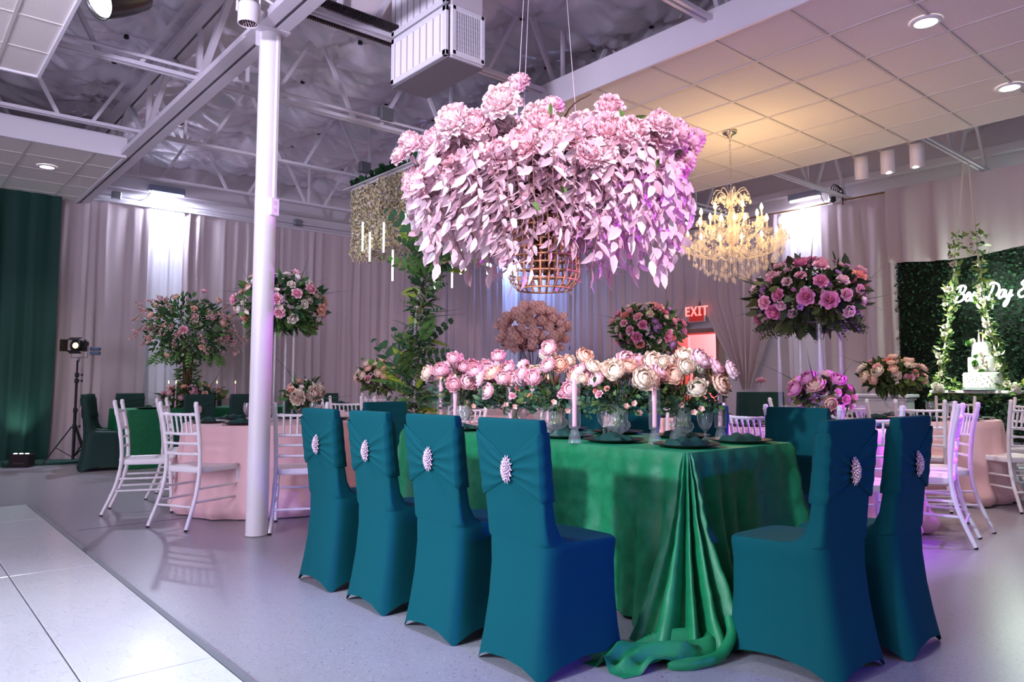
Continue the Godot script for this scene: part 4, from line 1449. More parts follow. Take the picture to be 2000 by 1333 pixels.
func far_tables() -> void:
	# the long green table along the back wall
	var g := thing("velvet_table", "long table in green velvet along the back wall behind the pink table", "table", Vector3(4.5, 0, -10.95))
	var m := MB.new()
	var n := noise(0.9, FastNoiseLite.TYPE_SIMPLEX_SMOOTH, 2, 120)
	var rows := []
	for j in 13:
		var t := j / 12.0
		var row := []
		for k in 300:
			var s := k / 300.0 * 4.0
			var q: Vector2
			var side := int(s)
			var f := s - side
			match side:
				0: q = Vector2(lerpf(-2.05, 2.05, f), 0.48)
				1: q = Vector2(2.05, lerpf(0.48, -0.48, f))
				2: q = Vector2(lerpf(2.05, -2.05, f), -0.48)
				_: q = Vector2(-2.05, lerpf(-0.48, 0.48, f))
			var o := q.normalized()
			var w := t * (0.02 + 0.025 * sin(k * 0.9 + 3.0 * n.get_noise_1d(k * 0.1)))
			row.append(Vector3(q.x + o.x * w, 0.755 * (1.0 - t) + 0.006, q.y + o.y * w))
		rows.append(row)
	rows.reverse()
	m.sheet(rows, true)
	m.fan(rows[-1], Vector3(0, 0.762, 0))
	put(g, "velvet_cloth", m.made(), M.velvet)
	for k in 6:
		var p := Vector3(2.75 + k * 0.62, 0.764, -10.68 if k % 2 == 0 else -11.2)
		var w: String = ["first", "second", "third", "fourth", "fifth", "sixth"][k] + " from the left on the far green velvet table"
		tag(put(self, "charger_plate", shapes.plate, M.plate, Transform3D(Basis(), p)), "black charger plate, " + w, "plate", "plates on the far velvet table")
		tag(put(self, "napkin", shapes.napkin, M.napkin, Transform3D(Basis(), p + Vector3(0, 0.016, 0))), "folded green napkin, " + w, "napkin", "napkins on the far velvet table")
	# thin tapers among the flowers on it
	var xs := [2.98, 3.06, 3.62, 3.86, 4.13, 4.2]
	for k in 6:
		var c := thing("taper_candle", "thin pink taper candle, " + ["first", "second", "third", "fourth", "fifth", "sixth"][k] + " from the left around the tall vine arrangement", "candle", Vector3(xs[k], 0.764, -10.6 + 0.05 * (k % 2)), 0, "thin tapers on the far table")
		var b := MB.new()
		b.lathe([[0.0, 0.0], [0.03, 0.0], [0.03, 0.006], [0.008, 0.012], [0.014, 0.03], [0.0, 0.03]], 12)
		put(c, "stand", b.made(), M.glass_thick)
		b = MB.new()
		b.lathe([[0.0, 0.02], [0.012, 0.02], [0.009, 0.33], [0.0, 0.335]], 10)
		put(c, "wax", b.made(), M.wax)
		b = MB.new()
		b.lathe([[0.0, 0.336], [0.006, 0.345], [0.008, 0.355], [0.0, 0.385]], 8)
		put(c, "flame", b.made(), M.flame)
	# the bar height table by the doorway
	var t := thing("bar_table", "tall round bar table in dark green velvet beside the doorway drapes", "table", Vector3(10.136, 0, -6.063))
	m = MB.new()
	rows = []
	for j in 11:
		var tt := j / 10.0
		var row := []
		for k in 120:
			var a := -TAU * k / 120.0
			var out := 0.34 + 0.03 * tt + 0.02 * sin(k * 1.05) * tt
			row.append(Vector3(cos(a) * out, 0.97 * (1.0 - tt) + 0.005, sin(a) * out))
		rows.append(row)
	rows.reverse()
	m.sheet(rows, true)
	m.fan(rows[-1], Vector3(0, 0.976, 0))
	put(t, "velvet_cloth", m.made(), M.velvet_dark)
	# the white console along the side wall
	var con := thing("console", "white panelled console with a ledge left of the hedge wall", "console", Vector3(10.86, 0, -4.85))
	var b := MB.new()
	b.bevel(Vector3(0, 0.45, 0), Vector3(0.3, 0.9, 1.3), 0.01)
	put(con, "body", b.made(), M.white)
	b = MB.new()
	b.bevel(Vector3(-0.02, 0.93, 0), Vector3(0.4, 0.05, 1.42), 0.012)
	b.bevel(Vector3(-0.01, 0.885, 0), Vector3(0.35, 0.03, 1.36), 0.01)
	put(con, "ledge", b.made(), M.white)
	for z in [-0.34, 0.34]:
		b = MB.new()
		for q in [[0.72, 0.03, 0.5], [0.2, 0.03, 0.5]]:
			b.bevel(Vector3(-0.155, q[0], z), Vector3(0.02, q[1], q[2]), 0.006)
		for s in [-1.0, 1.0]:
			b.bevel(Vector3(-0.155, 0.46, z + s * 0.25), Vector3(0.02, 0.55, 0.03), 0.006)
		put(con, "panel_moulding", b.made(), M.white)


# ---------------------------------------------------------------- flowers
func bloom(rings: Array, inner: Color, outer: Color, ruffle: float, sd: int, eye := Color.TRANSPARENT, base_shade := Color(0.86, 0.73, 0.77)) -> ArrayMesh:
	var b := MB.new()
	var g := RandomNumberGenerator.new()
	g.seed = sd
	var nr := rings.size()
	for r in nr:
		var q = rings[r]
		var n: int = q[0]
		for i in n:
			var az := TAU * (i + 0.37 * r) / n + g.randf_range(-0.18, 0.18)
			var e := Vector3(cos(az), 0, sin(az))
			var f := Vector3(-sin(az), 0, cos(az))
			var len: float = q[4] * g.randf_range(0.88, 1.12)
			var wid: float = q[5] * g.randf_range(0.9, 1.1)
			var tw := g.randf_range(-0.15, 0.15)
			var rows := []
			var pos: Vector3 = e * q[1] + Vector3(0, q[6], 0)
			var base := b.v.size()
			for j in 5:
				var t := j / 4.0
				var a: float = deg_to_rad(lerpf(q[2], q[3], t) + g.randf_range(-5, 5))
				var step := e * sin(a) + Vector3.UP * cos(a)
				if j > 0:
					pos += step * len * 0.25
				var nrm := e * cos(a) - Vector3.UP * sin(a)
				var w := wid * sin(PI * (0.2 + 0.62 * t)) if j < 4 else wid * 0.5
				b.col = inner.lerp(outer, clampf(0.25 * t + 0.85 * r / maxf(nr - 1.0, 1.0), 0, 1)) * Color(1.0, 1.0, 1.0).lerp(base_shade, (1.0 - t) * 0.8)  # petal tint plus shade between the layers, both put into the colour
				for k in 5:
					var s := k / 2.0 - 1.0
					var cup := -nrm * s * s * wid * 0.34
					b.p(pos + f * s * w + cup + step * (-0.10 * s * s * len * t) + nrm * ruffle * sin(s * 6.0 + i * 2.1 + r) * t + f * tw * t * wid)
			for j in 4:
				for k in 4:
					var a2 := base + j * 5 + k
					b.quad(a2, a2 + 1, a2 + 6, a2 + 5)
	if eye.a > 0.0:
		b.col = eye
		b.lathe([[0.16, 0.0], [0.15, 0.12], [0.07, 0.18], [0.0, 0.18]], 8)
	# green calyx
	b.col = lin("#5d7a34")
	b.lathe([[0.0, -0.32], [0.05, -0.3], [0.07, -0.12], [0.26, -0.02], [0.3, 0.1]], 9)
	return b.made()


func leaf_shape(width: float, bend: float, tip := 1.0, serr := 0.0) -> ArrayMesh:
	var b := MB.new()
	var n := 7
	var base := 0
	for j in n + 1:
		var t := float(j) / n
		var w := width * 0.5 * pow(sin(PI * pow(t, 0.8) * 0.999), tip) + 0.004
		if serr > 0.0 and j % 2 == 1:
			w *= 1.0 + serr
		var y := t
		var z := -bend * t * t
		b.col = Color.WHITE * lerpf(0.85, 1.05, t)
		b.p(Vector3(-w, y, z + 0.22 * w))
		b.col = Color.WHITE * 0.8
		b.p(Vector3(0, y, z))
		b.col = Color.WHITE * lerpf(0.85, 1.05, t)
		b.p(Vector3(w, y, z + 0.22 * w))
	for j in n:
		base = j * 3
		for k in 2:
			b.quad(base + k, base + k + 1, base + k + 4, base + k + 3)
	return b.made()


func frond(n: int, leaf_len: float, leaf_w: float, droop: float, round_tip := false) -> ArrayMesh:
	var b := MB.new()
	var pts := []
	for i in 10:
		var t := i / 9.0
		pts.append(Vector3(0, t * (1.0 - 0.18 * droop * t), -droop * t * t * 0.6))
	b.col = Color(0.55, 0.5, 0.4)
	b.tube(pts, [0.010, 0.009, 0.008, 0.007, 0.006, 0.005, 0.005, 0.004, 0.003, 0.002], 5)
	for i in n:
		var t := 0.12 + 0.88 * i / (n - 1.0)
		var o := Vector3(0, t * (1.0 - 0.18 * droop * t), -droop * t * t * 0.6)
		var l := leaf_len * (sin(PI * (0.15 + 0.8 * t)) if not round_tip else 0.9)
		for s in [-1.0, 1.0]:
			var d := Vector3(s * 0.85, 0.5, -0.25).normalized()
			if i == n - 1:
				d = Vector3(s * 0.25, 0.95, -0.2).normalized()
			var x := d.cross(Vector3.BACK).normalized()
			b.col = Color.WHITE * (0.8 + 0.2 * ((i * 7) % 5) / 4.0)
			var base := b.v.size()
			for j in 5:
				var u := j / 4.0
				var w := leaf_w * 0.5 * pow(sin(PI * pow(u, 0.75) * 0.999), 0.6 if round_tip else 1.0) + 0.001
				var c := o + d * l * u + Vector3(0, 0, -0.12 * l * u * u)
				b.p(c - x * w + Vector3(0, 0, 0.2 * w))
				b.p(c)
				b.p(c + x * w + Vector3(0, 0, 0.2 * w))
			for j in 4:
				for k in 2:
					var a := base + j * 3 + k
					b.quad(a, a + 1, a + 4, a + 3)
	return b.made()


func blade(long: float, arch: float) -> ArrayMesh:
	var b := MB.new()
	var rows := []
	for j in 12:
		var t := j / 11.0
		var a := arch * t
		var w := 0.006 * (1.0 - t * 0.9) * (0.7 + sin(PI * minf(t + 0.2, 1.0)) * 0.5)
		var c := Vector3(0, long * sin(a + 0.001) / maxf(arch, 0.01) if arch > 0.01 else long * t, long * (1.0 - cos(a)) / maxf(arch, 0.01))
		rows.append([c - Vector3(w, 0, 0), c + Vector3(0, -w * 0.5, 0), c + Vector3(w, 0, 0)])
	b.sheet(rows)
	return b.made()


func flower_shapes() -> void:
	var pale := lin("#fff4ee")
	var ran := [[4, 0.03, 0.0, -70.0, 0.42, 0.26, 0.34], [6, 0.16, 6.0, -72.0, 0.62, 0.36, 0.26], [7, 0.3, 14.0, -72.0, 0.78, 0.44, 0.18], [8, 0.42, 28.0, -66.0, 0.92, 0.5, 0.1], [9, 0.5, 50.0, -42.0, 0.98, 0.5, 0.02], [10, 0.54, 76.0, -14.0, 0.98, 0.5, -0.03], [10, 0.48, 98.0, 24.0, 0.92, 0.5, -0.08]]
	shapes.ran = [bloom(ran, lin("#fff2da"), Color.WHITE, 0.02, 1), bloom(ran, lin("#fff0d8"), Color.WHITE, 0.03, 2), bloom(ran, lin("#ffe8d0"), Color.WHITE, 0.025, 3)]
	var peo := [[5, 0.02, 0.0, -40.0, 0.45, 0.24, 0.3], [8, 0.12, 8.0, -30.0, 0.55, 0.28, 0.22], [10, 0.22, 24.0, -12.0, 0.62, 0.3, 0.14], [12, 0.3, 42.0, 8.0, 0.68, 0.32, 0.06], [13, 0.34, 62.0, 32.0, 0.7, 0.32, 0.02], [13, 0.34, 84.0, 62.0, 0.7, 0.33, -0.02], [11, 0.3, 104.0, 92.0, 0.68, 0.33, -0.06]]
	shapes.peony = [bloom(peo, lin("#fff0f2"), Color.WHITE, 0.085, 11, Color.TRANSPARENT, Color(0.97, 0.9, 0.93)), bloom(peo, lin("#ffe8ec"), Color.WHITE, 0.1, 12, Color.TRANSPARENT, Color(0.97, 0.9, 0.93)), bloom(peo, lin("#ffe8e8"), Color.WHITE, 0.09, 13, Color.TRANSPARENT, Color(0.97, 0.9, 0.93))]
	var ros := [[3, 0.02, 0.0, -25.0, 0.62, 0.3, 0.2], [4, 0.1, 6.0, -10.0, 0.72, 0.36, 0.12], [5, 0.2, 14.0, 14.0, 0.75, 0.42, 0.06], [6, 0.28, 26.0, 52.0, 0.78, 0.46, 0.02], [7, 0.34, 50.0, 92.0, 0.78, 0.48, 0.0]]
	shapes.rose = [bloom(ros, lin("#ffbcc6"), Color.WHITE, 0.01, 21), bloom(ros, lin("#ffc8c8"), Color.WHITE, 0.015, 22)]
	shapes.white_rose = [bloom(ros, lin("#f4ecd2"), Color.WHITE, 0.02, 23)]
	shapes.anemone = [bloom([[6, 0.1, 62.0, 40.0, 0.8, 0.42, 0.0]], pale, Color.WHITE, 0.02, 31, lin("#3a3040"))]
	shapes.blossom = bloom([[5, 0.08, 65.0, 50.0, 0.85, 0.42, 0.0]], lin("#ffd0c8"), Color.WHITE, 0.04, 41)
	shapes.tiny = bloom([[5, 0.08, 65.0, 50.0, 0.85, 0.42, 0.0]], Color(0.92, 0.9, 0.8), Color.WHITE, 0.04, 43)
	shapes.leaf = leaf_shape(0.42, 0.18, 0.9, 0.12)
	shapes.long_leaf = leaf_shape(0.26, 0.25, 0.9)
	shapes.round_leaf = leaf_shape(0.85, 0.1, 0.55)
	shapes.fern = frond(15, 0.26, 0.06, 0.5)
	shapes.sprig = frond(6, 0.24, 0.12, 0.4)
	shapes.euc = frond(6, 0.15, 0.15, 0.5, true)
	shapes.blade = [blade(0.5, 0.9), blade(0.45, 1.5), blade(0.5, 0.3)]
	M.pale_pink = petal_mat("#fbdae4")
	M.soft_pink = petal_mat("#f8cad9")
	M.cream = petal_mat("#fbf0de")
	M.blush = petal_mat("#f3cdb8")
	M.hot_pink = petal_mat("#f0a4cc")
	M.coral = petal_mat("#f6b2a4")
	M.peach = petal_mat("#fadac6")
	M.lilac = petal_mat("#c79ae0")
	M.ivory = petal_mat("#f3efe6")
	M.dusky = petal_mat("#ecc6c2")
	M.frond_green = petal_mat("#5f9044")
	M.lime = petal_mat("#a4c23e")
	M.deep_green = petal_mat("#35633e")
	M.grass = petal_mat("#3c5434")
	M.white_leaf = petal_mat("#fae0ea", 0.4)
	M.peony = petal_mat("#fde3ea", 0.5)
	M.ivory_pink = petal_mat("#fdf0f2", 0.5)
	M.stem_pink = mat("#8a6a62", 0.7)
	M.leaf_cut = petal_mat("#ffffff", 0.4)


const GREENS := ["#386a38", "#4c7c3e", "#2e5634", "#648a46", "#264830", "#557244"]
const EUCS := ["#35604c", "#47755a", "#2a4e40", "#587a54", "#22443a", "#6a8450"]


func tints(list: Array) -> Array:
	return list.map(func(h): return lin(h))


# a ball of leaves and blooms: blooms are [shapes, material, size, count]
func bouquet(o: Node3D, c: Vector3, rad: Vector3, blooms: Array, leaves: int, leaf_size: float, greens: Array, low := -0.55, blades := 6, shape := "leaf") -> void:
	var bag := []
	for q in blooms:
		for i in q[3]:
			bag.append(q)
	for i in bag.size():
		var k := rng.randi_range(i, bag.size() - 1)
		var t = bag[i]
		bag[i] = bag[k]
		bag[k] = t
	for i in bag.size():
		var y := 1.0 - (1.0 - low) * (i + 0.5) / bag.size()
		var a := i * 2.399963 + rnd(-0.25, 0.25)
		var rr := sqrt(maxf(0.0, 1.0 - y * y))
		var d := Vector3(cos(a) * rr, y, sin(a) * rr)
		var q = bag[i]
		var s: float = q[2] * rnd(0.8, 1.2)
		var k := rnd(0.88, 1.1)
		var dir := (d / rad).normalized() + Vector3(rnd(-0.3, 0.3), rnd(-0.1, 0.35), rnd(-0.3, 0.3))
		put(o, "flower", q[0][rng.randi() % q[0].size()], q[1], Transform3D(up_to(dir, rnd(0, TAU), s), c + d * rad * k))
	var where := []
	for i in leaves:
		var y := 1.0 - 2.0 * (i + 0.5) / leaves
		if y > 0.9 and i % 3:
			continue
		var a := i * 2.399963 * 1.7 + rnd(-0.5, 0.5)
		var rr := sqrt(maxf(0.0, 1.0 - y * y))
		var d := Vector3(cos(a) * rr, y, sin(a) * rr)
		var k := rnd(0.45, 1.02) if y > low else rnd(0.5, 0.95)
		var dir := d * 0.9 + Vector3(rnd(-1, 1), rnd(-0.9, 0.7), rnd(-1, 1)) * 0.8
		where.append(Transform3D(up_to(dir, rnd(0, TAU), leaf_size * rnd(0.6, 1.3)), c + d * rad * k * 0.95))
	many(o, "foliage", shapes[shape], M.leaf, where, tints(greens))
	for i in blades:
		var a := rnd(0, TAU)
		var d := Vector3(cos(a), rnd(-0.3, 0.9), sin(a)).normalized()
		put(o, "grass_blade", shapes.blade[rng.randi() % 3], M.grass, Transform3D(up_to(d, rnd(0, TAU), rnd(0.7, 1.2)), c + d * rad * 0.5))


func urn() -> ArrayMesh:
	var b := MB.new()
	var prof := [[0.0, 0.0], [0.055, 0.002], [0.056, 0.008], [0.03, 0.02], [0.016, 0.035], [0.022, 0.045], [0.05, 0.062], [0.062, 0.08], [0.058, 0.098], [0.045, 0.11], [0.047, 0.15], [0.058, 0.19], [0.072, 0.198], [0.07, 0.202], [0.055, 0.192], [0.044, 0.15], [0.042, 0.112], [0.0, 0.1]]
	var rows := []
	for q in prof:
		var row := []
		for k in 40:
			var t := -TAU * k / 40.0
			var r: float = q[0] * (1.0 + (0.06 * cos(t * 10.0) if q[1] > 0.04 and q[1] < 0.19 else 0.0))
			row.append(Vector3(cos(t) * r, q[1], sin(t) * r))
		rows.append(row)
	b.sheet(rows, true)
	return b.made()


func table_flowers() -> void:
	# five pressed glass urns of ranunculus down the middle of the long table
	var u := urn()
	var spots := [[3.27, -2.42, "big urn of pink ranunculus nearest the camera on the green table", 0.8], [3.06, -2.68, "second urn of cream and pink ranunculus on the green table", 0.55], [3.0, -3.1, "middle urn of blush ranunculus behind the nearest chair back", 0.3], [3.05, -3.55, "fourth urn of pale pink ranunculus along the green table", 0.2], [3.05, -4.05, "farthest urn of pink ranunculus at the left of the row", 0.05]]
	for k in spots.size():
		var q = spots[k]
		var o := thing("flower_urn", q[2], "flower arrangement", Vector3(q[0], 0.79, q[1]), 0, "ranunculus urns on the green table")
		put(o, "vase", u, M.glass_thick)
		var stems := MB.new()
		var n := [27, 26, 26, 25, 27][k] as int
		for i in n:
			var a := i * 2.399963 + k
			var rr := sqrt((i + 0.6) / n)
			var wide := 0.24 if k < 4 else 0.27
			var head := Vector3(cos(a) * rr * wide * 0.85, 0.34 + 0.10 * (1.0 - rr) + rnd(-0.1, 0.05), sin(a) * rr * wide * 1.15)
			if i % 7 == 3:
				head.y += 0.06
			var dir := Vector3(head.x * 2.6, 0.35, head.z * 2.6) + Vector3(-0.35, 0.0, 0.32) + Vector3(rnd(-0.5, 0.5), rnd(-0.2, 0.3), rnd(-0.5, 0.5))
			var near: float = q[3]
			var m: Material = M.pale_pink if rng.randf() < 0.55 else M.soft_pink
			if rng.randf() < near * 0.75:
				m = M.cream if rng.randf() < 0.6 else M.blush
			put(o, "ranunculus", shapes.ran[rng.randi() % 3], m, Transform3D(up_to(dir, rnd(0, TAU), rnd(0.042, 0.06) * (0.75 if i % 5 == 2 else 1.0)), head))
			var foot := Vector3(rnd(-0.03, 0.03), 0.08, rnd(-0.03, 0.03))
			stems.tube(curve([foot, Vector3(head.x * 0.3, 0.2, head.z * 0.3), head - dir.normalized() * 0.015], 4), [0.0028], 5)
		put(o, "stem", stems.made(), M.stem)
		for i in 5:
			var a := rnd(0, TAU)
			put(o, "rosebud", shapes.rose[i % 2], M.coral if i % 2 else M.soft_pink, Transform3D(up_to(Vector3(cos(a), 0.6, sin(a)), 0, rnd(0.016, 0.026)), Vector3(cos(a) * 0.16, rnd(0.22, 0.32), sin(a) * 0.2)))
		var where := []
		for i in 26:
			var a := i * 2.4
			var d := Vector3(cos(a), rnd(-0.25, 0.75), sin(a))
			where.append(Transform3D(up_to(d, rnd(0, TAU), rnd(0.13, 0.22)), Vector3(cos(a) * 0.05, 0.19 + rnd(-0.01, 0.03), sin(a) * 0.05)))
		many(o, "eucalyptus", shapes.euc, M.leaf, where, tints(EUCS))
		where = []
		for i in 260:
			var a := i * 2.4
			var r := rnd(0.03, 0.2)
			where.append(Transform3D(up_to(Vector3(cos(a), rnd(-0.5, 0.6), sin(a)), rnd(0, TAU), rnd(0.03, 0.06)), Vector3(cos(a) * r, rnd(0.15, 0.31), sin(a) * r * 1.15)))
		many(o, "foliage", shapes.leaf, M.leaf, where, tints(EUCS + ["#5d7a3a", "#2f5a30"]))
		for i in 3:
			var a := rnd(-2.6, -0.6) + PI
			put(o, "white_blossom", shapes.blossom, M.ivory, Transform3D(up_to(Vector3(-0.6, 0.1, 0.7), rnd(0, TAU), 0.022), Vector3(-0.13 + rnd(-0.04, 0.12), rnd(0.15, 0.21), 0.13 + rnd(-0.06, 0.06))))


# ---------------------------------------------------------------- the hanging arrangement over the table
func hanging_flowers() -> void:
	var c := Vector3(3.2, 0, -3.42)
	var o := thing("hanging_arrangement", "huge hanging cloud of pale pink peonies and white leaves around a rattan basket", "flower arrangement", c)
	# basket: ribbons woven round an open frame
	var prof := [[0.075, 2.24], [0.15, 2.17], [0.19, 2.08], [0.215, 1.96], [0.228, 1.84], [0.226, 1.78], [0.205, 1.73], [0.165, 1.695]]
	var at := func(y: float) -> float:
		for i in prof.size() - 1:
			if y <= prof[i][1] and y >= prof[i + 1][1]:
				return lerpf(prof[i + 1][0], prof[i][0], (y - prof[i + 1][1]) / (prof[i][1] - prof[i + 1][1]))
		return prof[0][0]
	for k in 26:
		var a := TAU * k / 26.0
		var d := Vector3(cos(a), 0, sin(a))
		var f := Vector3(-sin(a), 0, cos(a))
		var b := MB.new()
		var rows := []
		for i in 29:
			var y := 1.695 + (2.235 - 1.695) * i / 28.0
			var r: float = at.call(y) + 0.0025 * sin(i * 1.7 + k * PI)
			var w := 0.0075
			rows.append([d * r + f * w + Vector3(0, y, 0), d * (r + 0.004) + Vector3(0, y, 0), d * r - f * w + Vector3(0, y, 0), d * (r - 0.003) + Vector3(0, y, 0)])
		b.sheet(rows, true)
		put(o, "basket_stave", b.made(), M.rattan)
	for k in 11:
		var y := 1.70 + 0.05 * k
		var b := MB.new()
		var rows := []
		for i in 79:
			var a := TAU * i / 78.0
			var d := Vector3(cos(a), 0, sin(a))
			var r: float = at.call(y) + 0.0035 * cos(i * PI / 1.5 + k * PI)
			rows.append([d * r + Vector3(0, y + 0.006, 0), d * (r + 0.004) + Vector3(0, y, 0), d * r + Vector3(0, y - 0.006, 0), d * (r - 0.003) + Vector3(0, y, 0)])
		b.sheet(rows, true)
		put(o, "basket_hoop", b.made(), M.rattan)
	var b2 := MB.new()
	for i in 9:
		var a := i * 0.7
		b2.tube(curve([Vector3(cos(a) * 0.05, 1.8, sin(a) * 0.05), Vector3(cos(a + 0.6) * 0.055, 2.0, sin(a + 0.6) * 0.055), Vector3(cos(a + 1.0) * 0.05, 2.3, sin(a + 1.0) * 0.05), Vector3(cos(a) * 0.2, 2.5, sin(a) * 0.2)], 5), [0.014, 0.013, 0.012, 0.012, 0.01], 6)
	for i in 16:
		var a := TAU * i / 16.0
		b2.tube(curve([Vector3(0, 2.25, 0), Vector3(cos(a) * 0.35, 2.5 + 0.1 * (i % 3), sin(a) * 0.35), Vector3(cos(a) * 0.75, 2.5 + 0.1 * (i % 3), sin(a) * 0.75)], 5), [0.012, 0.01, 0.009, 0.008, 0.007, 0.006, 0.005, 0.004, 0.004, 0.003, 0.003], 5)
	put(o, "branch", b2.made(), M.bark)
	for q in [[-0.25, 0.0], [0.22, 0.12], [0.0, -0.22]]:
		b2 = MB.new()
		b2.tube([Vector3(q[0], 2.45, q[1]), Vector3(q[0] * 0.4, 4.55, q[1] * 0.4)], [0.0025], 5)
		put(o, "hanging_wire", b2.made(), M.steel)
	# screen right and towards the camera, for the lopsided outline
	var sx := Vector3(0.76, 0, 0.65)
	var sf := Vector3(-0.65, 0, 0.76)
	# peonies over the crown
	var n := 128
	for i in n:
		var rr := sqrt((i + 0.5) / n)
		var a := i * 2.399963
		var u := cos(a) * rr
		var v := sin(a) * rr
		var y := 2.58 + 0.06 * (1.0 - rr * rr) + rnd(-0.14, 0.12)
		if rr > 0.75:
			y -= 0.02 + rnd(0.0, 0.2)
		var pos := sx * (u * 0.88 + 0.035) + sf * (v * 0.78) + Vector3(0, y, 0)
		var d := (sx * u + sf * v) * 1.4 + Vector3(0, 0.6, 0) + sf * 0.5 + Vector3(rnd(-0.4, 0.4), rnd(-0.2, 0.3), rnd(-0.4, 0.4))
		put(o, "peony", shapes.peony[i % 3], M.peony if i % 4 else M.ivory_pink, Transform3D(up_to(d, rnd(0, TAU), rnd(0.085, 0.125)), pos))
	# the tall stem of peonies at the top, and a few reaching out
	for q in [[-0.2, 2.88, 0.1], [-0.185, 2.98, 0.09], [-0.16, 3.04, 0.05], [-0.22, 2.8, 0.2], [0.05, 2.86, 0.1], [-0.45, 2.8, 0.0], [-0.52, 2.78, 0.1], [-0.86, 2.74, 0.1], [-0.9, 2.64, 0.1], [-0.8, 2.66, 0.25], [-0.62, 2.84, 0.1], [0.42, 2.82, 0.0], [0.4, 2.74, 0.2], [0.68, 2.72, 0.0], [0.93, 2.72, 0.1], [0.98, 2.78, 0.05], [0.88, 2.6, 0.15], [0.8, 2.84, 0.0], [0.25, 2.8, 0.1]]:
		put(o, "peony", shapes.peony[rng.randi() % 3], M.peony, Transform3D(up_to(sx * q[0] + Vector3(0, 0.8, 0) + sf * 0.6, rnd(0, TAU), rnd(0.07, 0.09)), sx * q[0] + sf * q[2] + Vector3(0, q[1] - (0.0 if q[1] > 2.85 else 0.1), 0)))
	# sprays of bleached leaves hanging from the rim
	var where := []
	var front := 0
	var nsp := 190
	for i in nsp:
		var ring := i % 3
		var a := i * 2.399963
		var rr: float = [0.8, 0.62, 0.42][ring] * rnd(0.85, 1.08)
		var side := sx * cos(a) * rr * 1.02 + sf * sin(a) * rr * 0.92 + sx * 0.03
		var toward := sin(a)
		var drop: float = [0.5, 0.46, 0.4][ring] * rnd(0.6, 1.2)
		var top: float = 2.52 + rnd(-0.16, 0.04)
		# shorter where the basket shows through
		if absf(cos(a) * rr) < 0.26 and toward > 0.0:
			drop *= 1.3
		if cos(a) > 0.55:
			drop *= 1.1
		var out := (sx * cos(a) + sf * sin(a)).normalized()
		var pts := curve([side * 0.72 + Vector3(0, top, 0), side + out * 0.05 + Vector3(0, top - 0.06, 0), side + out * 0.04 + Vector3(0, top - drop * 0.55, 0), side * 0.92 + Vector3(rnd(-0.05, 0.05), top - drop, rnd(-0.05, 0.05))], 6)
		var keep := toward > 0.15 and ring < 2 and front < 22
		var sp: Node3D = null
		var sb := MB.new()
		sb.tube(pts, [0.0022], 4, false)
		sp = put(o, "leaf_spray", sb.made(), M.stem_pink) if keep else null
		if keep:
			front += 1
		else:
			put(o, "spray_stem", sb.made(), M.stem_pink)
		for k in 13:
			var t := 3 + int(k * (pts.size() - 4) / 12.0)
			var p: Vector3 = pts[mini(t, pts.size() - 1)]
			var sd := 1.0 if k % 2 else -1.0
			var lat := out.cross(Vector3.UP)
			var dir := Vector3(0, -0.75, 0) + lat * sd * 0.75 + out * rnd(0.0, 0.6) + Vector3(rnd(-0.2, 0.2), rnd(-0.2, 0.2), rnd(-0.2, 0.2))
			if k == 12:
				dir = Vector3(0, -1, 0) + out * 0.2
			var fx := up_to(dir, rnd(-0.6, 0.6) + atan2(out.x, out.z), rnd(0.085, 0.125))
			var tf := Transform3D(fx, p)
			if keep:
				put(sp, "leaf", shapes.leaf, M.white_leaf, tf)
			else:
				where.append(tf)
	# filling leaves between the peonies
	for i in 900:
		var a := rnd(0, TAU)
		var rr := sqrt(rnd(0.02, 1.0)) * 0.84
		var p := sx * cos(a) * rr + sf * sin(a) * rr * 0.92 + Vector3(0, rnd(2.28, 2.54), 0)
		where.append(Transform3D(up_to(Vector3(cos(a) * 0.5, rnd(-0.8, 0.6), sin(a) * 0.5) + sf * 0.4, rnd(0, TAU), rnd(0.07, 0.11)), p))
	many(o, "leaf_fill", shapes.leaf, M.leaf_cut, where, tints(["#fbe2ec", "#f8d6e3", "#fdecf2", "#f5cedd"]))
	# green leaves among the blooms
	for q in [[0.92, 2.68], [0.6, 2.78], [0.55, 2.52], [0.76, 2.5], [0.72, 2.51], [-0.28, 2.6], [0.02, 2.74], [-0.42, 2.68], [0.12, 2.62], [0.52, 2.75], [0.95, 2.64], [-0.05, 2.2], [0.12, 2.28]]:
		put(o, "green_leaf", shapes.leaf, M.frond_green, Transform3D(up_to(sx * rnd(-0.6, 0.8) + Vector3(0, rnd(-0.4, 0.9), 0) + sf * 0.3, rnd(0, TAU), 0.07), sx * q[0] * 0.84 + sf * (0.66 * sqrt(maxf(0.02, 1.0 - q[0] * q[0]))) + Vector3(0, q[1] - 0.14, 0)))
	for i in 9:
		var a := rnd(0, TAU)
		put(o, "grass_blade", shapes.blade[1], M.grass, Transform3D(up_to(Vector3(cos(a), -0.5, sin(a)), rnd(0, TAU), 1.0), Vector3(cos(a) * 0.3, 2.2, sin(a) * 0.3)))


# ---------------------------------------------------------------- tall arrangements and bouquets
func acrylic_stand(o: Node3D, high: float, half: float, r: float) -> void:
	for q in [[-1, -1], [1, -1], [-1, 1], [1, 1]]:
		var b := MB.new()
		b.lathe([[0.0, 0.0], [r, 0.0], [r, high], [0.0, high]], 16, Vector3(q[0] * half, 0, q[1] * half))
		put(o, "acrylic_post", b.made(), M.acrylic)
	var b := MB.new()
	b.bevel(Vector3(0, high, 0), Vector3(half * 2.4, 0.01, half * 2.4), 0.003)
	put(o, "acrylic_plate", b.made(), M.acrylic)
	b = MB.new()
	b.bevel(Vector3(0, 0.006, 0), Vector3(half * 2.4, 0.01, half * 2.4), 0.003)
	put(o, "acrylic_plate", b.made(), M.acrylic)


